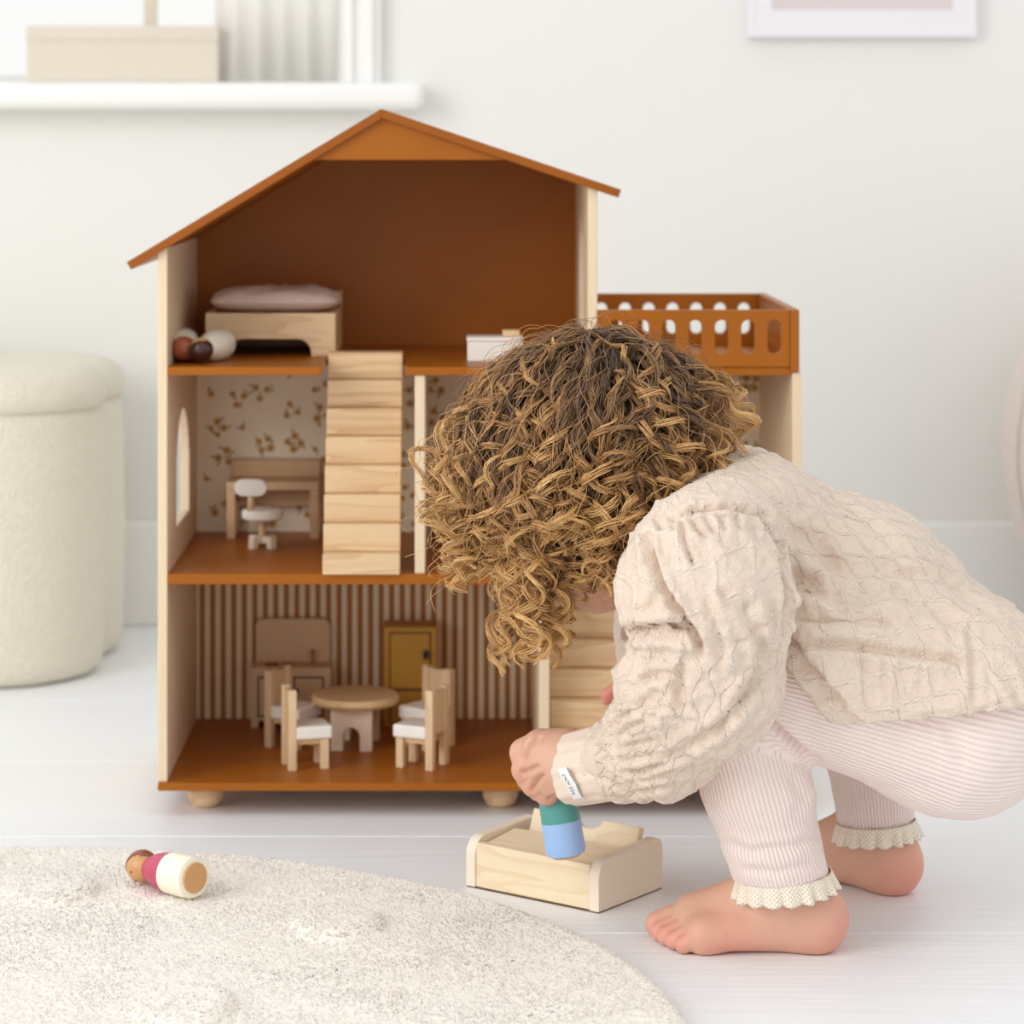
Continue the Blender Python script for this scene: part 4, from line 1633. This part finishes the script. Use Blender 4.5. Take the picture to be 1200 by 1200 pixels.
# sleeves
SL = Field((.06, -.575, .10), (.47, -.12, .38), TH)
SL.ell(W(828, 680, 1.828), (.056, .048, .060), .02)
SL.cone(W(848, 628, 1.86), W(822, 690, 1.835), .040, .050, .02)
SL.ell(W(765, 690, 1.845), (.026, .036, .032), .012)
SL.cone(W(838, 720, 1.83), W(834, 795, 1.835), .044, .043, .02)
SL.ell(W(782, 800, 1.845), (.034, .040, .034), .012)
SL.cone(W(832, 805, 1.84), W(778, 864, 1.88), .043, .037, .02)
SL.cone(W(778, 864, 1.88), W(722, 892, 1.93), .037, .0275, .012)
SL.chain([sh_f, el_f, W(790, 800, 2.07)], [.046, .046, .040], .02)
cw = W(712, 894, 1.938)
cax = unit(W(775, 868, 1.88) - W(690, 897, 1.955))
pl = -((X - cw[0]) * cax[0] + (Y - cw[1]) * cax[1] + (Z - cw[2]) * cax[2])
SL.d = np.where((X < .20) & (Y < -.30), np.maximum(SL.d, pl), SL.d).astype(np.float32)
hh_ = np.maximum(.003 - np.abs(core - SL.d), 0) / .003
T.d = (np.minimum(core, SL.d) - hh_ * hh_ * .00075).astype(np.float32)
# neck opening and hollow inside
inner = T.d + .0042
T.d = np.minimum(T.d, U.d)
lowhalf = (hem + .0 * X) > -.05
T.d = np.where((Z < .262) & (X > .20), np.maximum(T.d, -inner), T.d).astype(np.float32)
V, Fc = T.nets(2)
N = normals(V, Fc)
px = to_px(V)
# distance into the arm decides sleeve or body
arm_pts = [W(840, 625, 1.86), W(824, 800, 1.835), W(775, 868, 1.88), W(700, 896, 1.945)]
dsl = np.full(len(V), 1e9)
gs = np.zeros(len(V))
gtt = np.zeros(len(V))
cum = 0
for i in range(3):
    a_, b_ = arm_pts[i], arm_pts[i + 1]
    ab = b_ - a_
    t_ = np.clip(((V - a_) @ ab) / (ab @ ab), 0, 1)
    dd = np.linalg.norm(V - a_ - t_[:, None] * ab, axis=1)
    s_, an_, _ = ang_coord(V, a_, b_)
    m_ = dd < dsl
    dsl[m_] = dd[m_]
    gs[m_] = (cum + s_)[m_]
    gtt[m_] = (an_ * .046)[m_]
    cum += np.linalg.norm(ab)
seam = [(760, 628), (800, 600), (850, 592), (893, 602), (915, 640), (922, 690), (920, 745), (908, 800)]
a_, b_ = np.array([.36, -.335, .17]), np.array([.20, -.335, .285])
s_, an_, _ = ang_coord(V, a_, b_)
in_sleeve = (dsl < .066) & (V[:, 1] < -.40) & (px[:, 0] < 922) & (px[:, 1] > 590)
slv = in_sleeve.astype(float)
gs = np.where(in_sleeve, gs, s_)
gtt = np.where(in_sleeve, gtt, an_ * .075)
# general crumple
warp = V + .012 * np.stack([vnoise(V, 22, 3), vnoise(V, 22, 17), vnoise(V, 22, 41)], 1)
rid = 1 - np.abs(vnoise(warp * np.array([1.0, 1, .55]), 55))
rid2 = 1 - np.abs(vnoise(warp * np.array([.6, 1, 1.0]), 95, 7))
rid3 = 1 - np.abs(vnoise((V + .02 * np.stack([vnoise(V, 30, 5), vnoise(V, 30, 23), vnoise(V, 30, 51)], 1)) * np.array([.8, 1, .8]), 75, 13))
rid4 = 1 - np.abs(vnoise(V + .012 * np.stack([vnoise(V, 45, 8), vnoise(V, 45, 29), vnoise(V, 45, 57)], 1), 120, 19))
amp = np.where(in_sleeve, 1.0, .6)
V = V + N * ((.0042 * (rid ** 3 - .35) + .0024 * (rid2 ** 3 - .3) + .0030 * vnoise(V, 26) + .0004 * vnoise(V, 190) - .0016 * rid3 ** 9 - .0006 * rid4 ** 8) * amp)[:, None]
N = normals(V, Fc)
folds = [
    # sleeve
    ([(757, 622), (763, 652), (778, 690), (800, 722), (818, 748), (822, 772)], 4.5, .0125, .0045),
    ([(728, 744), (762, 738), (790, 738), (812, 748)], 7, .013, .004),
    ([(826, 700), (838, 730), (846, 760), (843, 790)], 6, .004, .002),
    ([(775, 690), (760, 715), (742, 725)], 6, .003, .002),
    ([(868, 690), (880, 730), (905, 780)], 7, .0035, .002),
    ([(840, 690), (870, 715), (895, 700)], 6, .003, .0015),
    ([(880, 800), (845, 850), (800, 880), (760, 900)], 6, .004, .002),
    ([(800, 770), (796, 810), (802, 840)], 6, .0045, .002),
    ([(752, 800), (768, 790), (790, 792)], 5, .0035, .002),
    ([(748, 830), (765, 815), (788, 812)], 5, .003, .0015),
    ([(895, 745), (888, 790), (868, 830), (835, 862)], 6, .0035, .002),
    ([(905, 700), (908, 750), (900, 800)], 5, .003, .0015),
    # gathers at the shoulder seam
    ([(768, 606), (772, 618)], 3, .0035, .001), ([(785, 603), (790, 622)], 3, .0035, .001),
    ([(797, 606), (804, 640), (815, 665)], 3, .005, .0015), ([(806, 604), (818, 620), (830, 630)], 3, .005, .0015),
    ([(825, 603), (838, 625)], 3, .003, .001), ([(842, 602), (852, 622)], 3, .003, .001),
    ([(862, 603), (868, 620)], 3, .0025, .001),
    # gathers into the cuff
    ([(716, 866), (738, 852), (756, 846)], 3.2, .0035, .0012), ([(720, 880), (745, 872), (768, 868)], 3.2, .0035, .0012),
    ([(722, 893), (748, 888), (775, 884)], 3.2, .0030, .0012), ([(726, 906), (750, 905), (780, 896)], 3.2, .0035, .0012),
    ([(732, 918), (760, 916), (790, 905)], 3.2, .0035, .0012), ([(738, 930), (765, 926), (790, 920)], 3.0, .003, .001),
    ([(712, 856), (728, 842), (740, 832)], 3.2, .0035, .0012),
    # armhole seam
    (seam, 3.2, .0065, .0012),
    # body
    ([(922, 668), (945, 690), (985, 705), (1040, 702)], 9, .006, .003),
    ([(922, 720), (965, 722), (1010, 724), (1055, 730)], 8, .0075, .004),
    ([(930, 752), (990, 756), (1050, 764), (1110, 772), (1150, 782)], 5, .0045, .0035),
    ([(925, 620), (960, 640), (985, 672)], 8, .004, .002),
    ([(960, 575), (1020, 620), (1060, 660)], 8, .002, .0012),
    ([(1040, 690), (1100, 720), (1140, 745)], 7, .0028, .0015),
    ([(1135, 730), (1140, 770), (1143, 830)], 5, .0022, .0012),
    ([(1020, 640), (1045, 668), (1085, 680)], 6, .0028, .0015),
    ([(1090, 660), (1130, 700), (1165, 720)], 6, .0022, .0012),
    ([(1012, 748), (1012, 790), (1015, 838)], 2.5, .0020, .0010),
    ([(1015, 832), (1080, 838), (1150, 832), (1200, 812)], 2.0, .0014, .0010),
    ([(1040, 760), (1036, 800), (1046, 825)], 4, .0012, .0008),
    ([(1085, 770), (1078, 805), (1090, 830)], 4, .0012, .0008),
]
for poly, w_, d_, rg in folds:
    V = fold(V, N, poly, w_, d_, rg)
V = laplace(V, Fc, .25)
me = mesh_np('blouse', V, Fc)
set_attr(me, 'gs', gs)
set_attr(me, 'gt', gtt)
set_attr(me, 'gm', seam_mask(Fc, len(V), [gs, gtt], [.006, .006]))
tag(link('blouse', me, M['shirt'], child, PO), 'beige cable-patterned blouse with puffed sleeves')

# cuff
c0, c1 = W(672, 901, 1.962), W(724, 890, 1.925)
ax = unit(c1 - c0)
e1 = unit(np.cross(ax, [0, 1.0, 0]))
e2 = np.cross(ax, e1)
nu = 120
u = np.linspace(0, 2 * PI, nu, endpoint=False)
prof = [(0.0, .0215), (0.0, .0245), (.08, .0256), (.3, .0258), (.7, .0262), (.93, .0266), (1.0, .0270), (1.06, .0258)]
V = []
for t_, r_ in prof:
    wob = 1 + .04 * np.sin(3 * u + 1.0) + .025 * np.sin(7 * u + 3 * t_) + .012 * np.sin(17 * u)
    tilt = .006 * np.cos(u) * (1 - t_)
    V.append(c0 + (c1 - c0) * t_ + ax * tilt[:, None] + e1 * (r_ * wob * np.cos(u))[:, None] + e2 * (r_ * wob * np.sin(u))[:, None])
nv = len(prof)
i_, j_ = np.meshgrid(np.arange(nv - 1), np.arange(nu), indexing='ij')
j2 = (j_ + 1) % nu
Fq = np.stack([i_ * nu + j_, (i_ + 1) * nu + j_, (i_ + 1) * nu + j2, i_ * nu + j2], -1).reshape(-1, 4)
me = mesh_np('cuff', np.concatenate(V), Fq)
me.flip_normals()
set_attr(me, 'gs', np.full(len(me.vertices), .0085))
set_attr(me, 'gt', np.full(len(me.vertices), .00575))
cm = mat('beige_cuff_linen', (234, 217, 201), .9, .04, 200, .0006, 700)
link('cuff', me, cm, child, PO, ).modifiers.new('smooth', 'SUBSURF').render_levels = 1

# woven tag on the cuff
tc_ = c0 + (c1 - c0) * .48
vdir = unit(np.array([-.25, -1.0, -.15]))
vdir = unit(vdir - (vdir @ ax) * ax)
tp_ = tc_ + vdir * .0282
xdir = unit(np.cross(ax, vdir))
tm_ = Matrix(((ax[0], xdir[0], vdir[0], tp_[0]), (ax[1], xdir[1], vdir[1], tp_[1]), (ax[2], xdir[2], vdir[2], tp_[2]), (0, 0, 0, 1)))
tv, tf = [], []
for j in range(9):
    v = (j / 8 - .5) * .024
    bend = -(v * v) / (2 * .026)
    for uu in (-.0058, .0050):
        tv.append((uu - abs(v) * .35 + .003, v, bend))
for j in range(8):
    tf.append((2 * j, 2 * j + 1, 2 * j + 3, 2 * j + 2))
me = bpy.data.meshes.new('sleeve_tag')
me.from_pydata(tv, [], tf)
me.transform(tm_)
st = link('sleeve_tag', me, M['tagw'], child, PO)
st.modifiers.new('thickness', 'SOLIDIFY').thickness = .0005
tag(st, 'small white woven tag with dark lettering')
lv_ = []
lf_ = []
for j in range(9):
    v = (j / 8 - .5) * .024
    bend = -(v * v) / (2 * .026) + .0006
    for uu in (.0044, .0052):
        lv_.append((uu - abs(v) * .35 + .003, v, bend))
me = bpy.data.meshes.new('tag_edge')
me.from_pydata(lv_, [], tf)
me.transform(tm_)
link('tag_edge', me, M['ink'], st, PO)
fc = bpy.data.curves.new('lettering', 'FONT')
fc.body = 'DOI STE'
fc.size = .0046
fc.align_x = 'CENTER'
fc.extrude = .00005
fo = bpy.data.objects.new('lettering', fc)
C.objects.link(fo)
dg = bpy.context.evaluated_depsgraph_get()
me = bpy.data.meshes.new_from_object(fo.evaluated_get(dg))
bpy.data.objects.remove(fo)
co = np.zeros(len(me.vertices) * 3)
me.vertices.foreach_get('co', co)
co = co.reshape(-1, 3)
a_ = co[:, 0]
nc = np.stack([co[:, 1] - .0008 - np.abs(a_) * .35, a_, -(a_ ** 2) / (2 * .026) + .0006], 1)
me.vertices.foreach_set('co', nc.ravel())
me.transform(tm_)
me.materials.clear()
me.name = 'lettering'
link('lettering', me, M['ink'], st, PO)

# ------------------------------------------------------------------ hair
WH = unit(np.array([.10, -.05, 1.0]))


def skull_r(d):
    q_ = np.stack([d @ fx / HRAD[0], d @ lx / HRAD[1], d @ ux / HRAD[2]], -1)
    return 1.0 / np.linalg.norm(q_, axis=-1)


def enorm(p, grow):
    d = p - HC
    q_ = np.stack([d @ fx / (HRAD[0] + grow), d @ lx / (HRAD[1] + grow), d @ ux / (HRAD[2] + grow)], -1)
    return np.linalg.norm(q_, axis=-1)


NL = 400
d = unit(rng.normal(size=(6000, 3)))
a_, b_ = d @ fx, d @ ux
ok = b_ > np.where(a_ < -.1, -.62, -.62 + (a_ + .1) * 1.55)
d = d[ok]
# denser towards the room side
pr_ = np.where(d[:, 1] < .25, 1.0, .4)
d = d[rng.random(len(d)) < pr_]
crown = d[(d @ WH) > .62][-70:]
d = np.concatenate([d[:NL], crown])
NL = len(d)
MP = 43
layer = rng.random(NL) ** .8
topness = np.clip(d @ WH, 0, 1)
grow = .003 + (.020 - .012 * topness ** 2) * layer
length = .100 + .060 * rng.random(NL)
af = d @ fx
length += np.where(af > .2, .030, 0.0) + np.where((af < -.3), -.012, 0)
p = HC + d * skull_r(d)[:, None]
tan_ = unit(-(WH - (d @ WH)[:, None] * d) + rng.normal(0, .18, (NL, 3)))
vel = unit(d * .22 + tan_)
guide = np.zeros((NL, MP, 3))
# floor of the hair in world height: ends curl up rather than hang on
zmin = .262 + .035 * rng.random(NL)
bend = rng.normal(0, 1, (NL, 3))
for i in range(MP):
    guide[:, i] = p
    s_ = i / (MP - 1)
    step = length / (MP - 1)
    g_ = np.array([0, 0, -1.0]) * (.04 + .16 * s_)
    out_ = unit(p - HC)
    en = enorm(p, grow)
    flow = -(WH - (out_ @ WH)[:, None] * out_)
    bend = bend * .93 + rng.normal(0, .37, (NL, 3))
    vel = unit(vel + g_ + .10 * flow + .10 * out_ * np.clip((1.0 - en) * 12, 0, 3)[:, None] - .10 * out_ * np.clip((en - 1.0) * 6, 0, 1.5)[:, None] * (s_ < .6) + .07 * bend)
    slow = np.where(p[:, 2] < zmin, .22, 1.0)
    p = p + vel * (step * slow)[:, None]
    en = enorm(p, grow * .55 + .003)
    push = en < 1
    p = np.where(push[:, None], HC + (p - HC) / en[:, None], p)
    en = enorm(p, grow + .004)
    pull = (en > 1) & (s_ < .55)
    p = np.where(pull[:, None], HC + (p - HC) / en[:, None], p)


# long ringlets that hang past the cheek
hang = [((612, 560), (600, 690), (585, 776), 1.93), ((622, 560), (612, 690), (606, 772), 1.95), ((640, 570), (634, 690), (628, 762), 1.92),
        ((652, 575), (648, 690), (650, 768), 1.94), ((630, 560), (622, 680), (640, 766), 1.90), ((605, 560), (596, 680), (612, 740), 1.96),
        ((650, 560), (655, 660), (646, 735), 1.91), ((585, 540), (590, 640), (600, 720), 1.98), ((665, 590), (662, 680), (655, 725), 1.90),
        ((620, 540), (608, 650), (596, 735), 1.90), ((600, 540), (612, 650), (634, 745), 1.99), ((640, 560), (630, 660), (618, 755), 1.88),
        ((560, 480), (535, 590), (540, 680), 1.93), ((545, 500), (528, 600), (556, 676), 1.97), ((575, 500), (552, 600), (528, 668), 1.91),
        ((550, 480), (520, 560), (524, 640), 1.95), ((690, 580), (700, 630), (690, 662), 1.88), ((720, 570), (735, 630), (722, 668), 1.88),
        ((700, 590), (708, 640), (700, 684), 1.89), ((728, 585), (732, 640), (716, 682), 1.90), ((680, 600), (684, 650), (672, 692), 1.90), ((745, 560), (752, 610), (735, 655), 1.87),
        ((770, 520), (800, 555), (812, 585), 1.88), ((800, 470), (840, 505), (838, 550), 1.90), ((815, 450), (862, 475), (862, 520), 1.92), ((760, 540), (778, 580), (770, 625), 1.87), ((810, 440), (850, 450), (872, 492), 1.95),
        ((560, 470), (525, 540), (512, 610), 1.99), ((580, 560), (572, 640), (584, 690), 1.95)]
hg = []
for a1, a2, a3, D_ in hang:
    for rep in range(3):
        jit = rng.normal(0, 5, 2)
        p0, p1, p2 = W(a1[0] + jit[0], a1[1] + jit[1], D_ - .015), W(a2[0] + jit[0], a2[1] + jit[1], D_), W(a3[0] + jit[0] * .6, a3[1] + jit[1] * 2, D_ + rng.normal(0, .012))
        t_ = np.linspace(0, 1, MP)[:, None]
        hg.append((1 - t_) ** 2 * p0 + 2 * t_ * (1 - t_) * (2 * p1 - .5 * p0 - .5 * p2) + t_ ** 2 * p2)
hg = np.array(hg)
guide = np.concatenate([guide, hg])
is_h = np.concatenate([np.zeros(NL, bool), np.ones(len(hg), bool)])
layer = np.concatenate([layer, .7 + .3 * rng.random(len(hg))])
NG = len(guide)
arc = np.concatenate([np.zeros((NG, 1)), np.cumsum(np.linalg.norm(np.diff(guide, axis=1), axis=2), 1)], 1)
Ltot = arc[:, -1]
sfrac = np.linspace(0, 1, MP)[None, :]
Tg = unit(np.gradient(guide, axis=1))
ref = unit(rng.normal(size=(NG, 1, 3)))
N1 = unit(np.cross(Tg, np.broadcast_to(ref, Tg.shape)))
N2 = np.cross(Tg, N1)
backk = np.concatenate([np.clip(-af * 1.5, 0, 1), np.zeros(len(hg))])
topk = np.concatenate([topness, np.zeros(len(hg))])
cst = .13 - .12 * backk
ampk = 1 + .25 * backk - .45 * np.clip((topk - .75) * 4, 0, 1)
amp = (.0045 + .0060 * rng.random(NG))[:, None] * np.clip((sfrac - cst[:, None]) * 1.6, 0, 1) ** 1.2 * ampk[:, None] + .0006
pitch0, pitch1 = .046 + .022 * rng.random(NG), .017 + .013 * rng.random(NG)
pit = pitch0[:, None] + (pitch1 - pitch0)[:, None] * np.clip(sfrac * 1.25, 0, 1) ** .8
dphi = 2 * PI * np.diff(arc, axis=1) / pit[:, 1:]
phi = np.concatenate([np.zeros((NG, 1)), np.cumsum(dphi, 1)], 1)
ph = rng.random(NG) * 2 * PI
hand = np.where(rng.random(NG) < .5, -1, 1)
SPL = 12
strands, tint, rads = [], [], []
lock_t = rng.normal(0, .13, NG)  # tone per lock, spread widened to paint in shadow depth and highlights
flat = .45 + .3 * rng.random(NG)
for kq in range(SPL):
    r_off = .0036 * np.sqrt(rng.random(NG))
    a_off = rng.random(NG) * 2 * PI
    phase = ph[:, None] + hand[:, None] * phi * (1 + rng.normal(0, .012, NG))[:, None] + rng.normal(0, .16, NG)[:, None]
    am = amp * (1 + rng.normal(0, .10, NG))[:, None]
    cl = (1.3 - .95 * sfrac)
    # the lock is a flat ribbon that turns with the curl
    o1 = r_off[:, None] * np.cos(a_off)[:, None] * cl
    o2 = (r_off * flat)[:, None] * np.sin(a_off)[:, None] * cl
    ca, sa = np.cos(phase), np.sin(phase)
    P_ = guide + N1 * ((am + o2) * ca)[..., None] + N2 * ((am + o2) * sa)[..., None] + Tg * o1[..., None] * .8 + N1 * (o1 * .6)[..., None]
    fr = rng.normal(0, 1, (NG, MP, 3))
    fr = (fr + np.roll(fr, 1, 1) + np.roll(fr, -1, 1)) / 3
    P_ = P_ + fr * .00030
    strands.append(P_)
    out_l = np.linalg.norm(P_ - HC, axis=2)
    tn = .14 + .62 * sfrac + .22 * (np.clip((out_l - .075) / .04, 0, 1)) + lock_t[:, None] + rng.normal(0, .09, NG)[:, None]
    tint.append(tn)
    rads.append(np.broadcast_to((.00050 * (1 - .5 * sfrac ** 3)), (NG, MP)) * (0.7 + .6 * rng.random(NG))[:, None])
# flyaways
nf_ = 420
pick = rng.integers(0, NL, nf_)
fg_ = guide[pick] + rng.normal(0, .004, (nf_, 1, 3))
outv = unit(fg_ - HC)
fg_ = fg_ + outv * (.004 + .020 * rng.random((nf_, 1, 1)) * sfrac[..., None] ** .8)
ap = rng.random(nf_)[:, None] * 6.28 + arc[pick] / (.022 + .02 * rng.random(nf_))[:, None] * 6.28
am = (.006 + .006 * rng.random(nf_))[:, None] * sfrac
fg_ = fg_ + N1[pick] * (am * np.cos(ap))[..., None] + N2[pick] * (am * np.sin(ap))[..., None]
strands.append(fg_)
tint.append(.35 + .5 * sfrac + rng.normal(0, .1, nf_)[:, None])
rads.append(np.full((nf_, MP), .00022))
SP = np.concatenate(strands)
TN = np.clip(np.concatenate(tint), 0, 1)
RD = np.concatenate(rads)
NS = len(SP)
Ts = unit(np.gradient(SP, axis=1))
rf = np.broadcast_to(unit(rng.normal(size=(NS, 1, 3))), Ts.shape)
A1 = unit(np.cross(Ts, rf))
A2 = np.cross(Ts, A1)
ring = []
for kq in range(3):
    an_ = 2 * PI * kq / 3
    ring.append(SP + (A1 * math.cos(an_) + A2 * math.sin(an_)) * RD[..., None])
HV = np.stack(ring, 2).reshape(-1, 3)           # strand, point, side
idx = np.arange(NS * MP * 3).reshape(NS, MP, 3)
qs = []
for kq in range(3):
    k2 = (kq + 1) % 3
    qs.append(np.stack([idx[:, :-1, kq], idx[:, :-1, k2], idx[:, 1:, k2], idx[:, 1:, kq]], -1).reshape(-1, 4))
HF = np.concatenate(qs)
HTn = np.repeat(TN.reshape(-1), 3)
# dark cap against the scalp, its colour standing in for shade between locks
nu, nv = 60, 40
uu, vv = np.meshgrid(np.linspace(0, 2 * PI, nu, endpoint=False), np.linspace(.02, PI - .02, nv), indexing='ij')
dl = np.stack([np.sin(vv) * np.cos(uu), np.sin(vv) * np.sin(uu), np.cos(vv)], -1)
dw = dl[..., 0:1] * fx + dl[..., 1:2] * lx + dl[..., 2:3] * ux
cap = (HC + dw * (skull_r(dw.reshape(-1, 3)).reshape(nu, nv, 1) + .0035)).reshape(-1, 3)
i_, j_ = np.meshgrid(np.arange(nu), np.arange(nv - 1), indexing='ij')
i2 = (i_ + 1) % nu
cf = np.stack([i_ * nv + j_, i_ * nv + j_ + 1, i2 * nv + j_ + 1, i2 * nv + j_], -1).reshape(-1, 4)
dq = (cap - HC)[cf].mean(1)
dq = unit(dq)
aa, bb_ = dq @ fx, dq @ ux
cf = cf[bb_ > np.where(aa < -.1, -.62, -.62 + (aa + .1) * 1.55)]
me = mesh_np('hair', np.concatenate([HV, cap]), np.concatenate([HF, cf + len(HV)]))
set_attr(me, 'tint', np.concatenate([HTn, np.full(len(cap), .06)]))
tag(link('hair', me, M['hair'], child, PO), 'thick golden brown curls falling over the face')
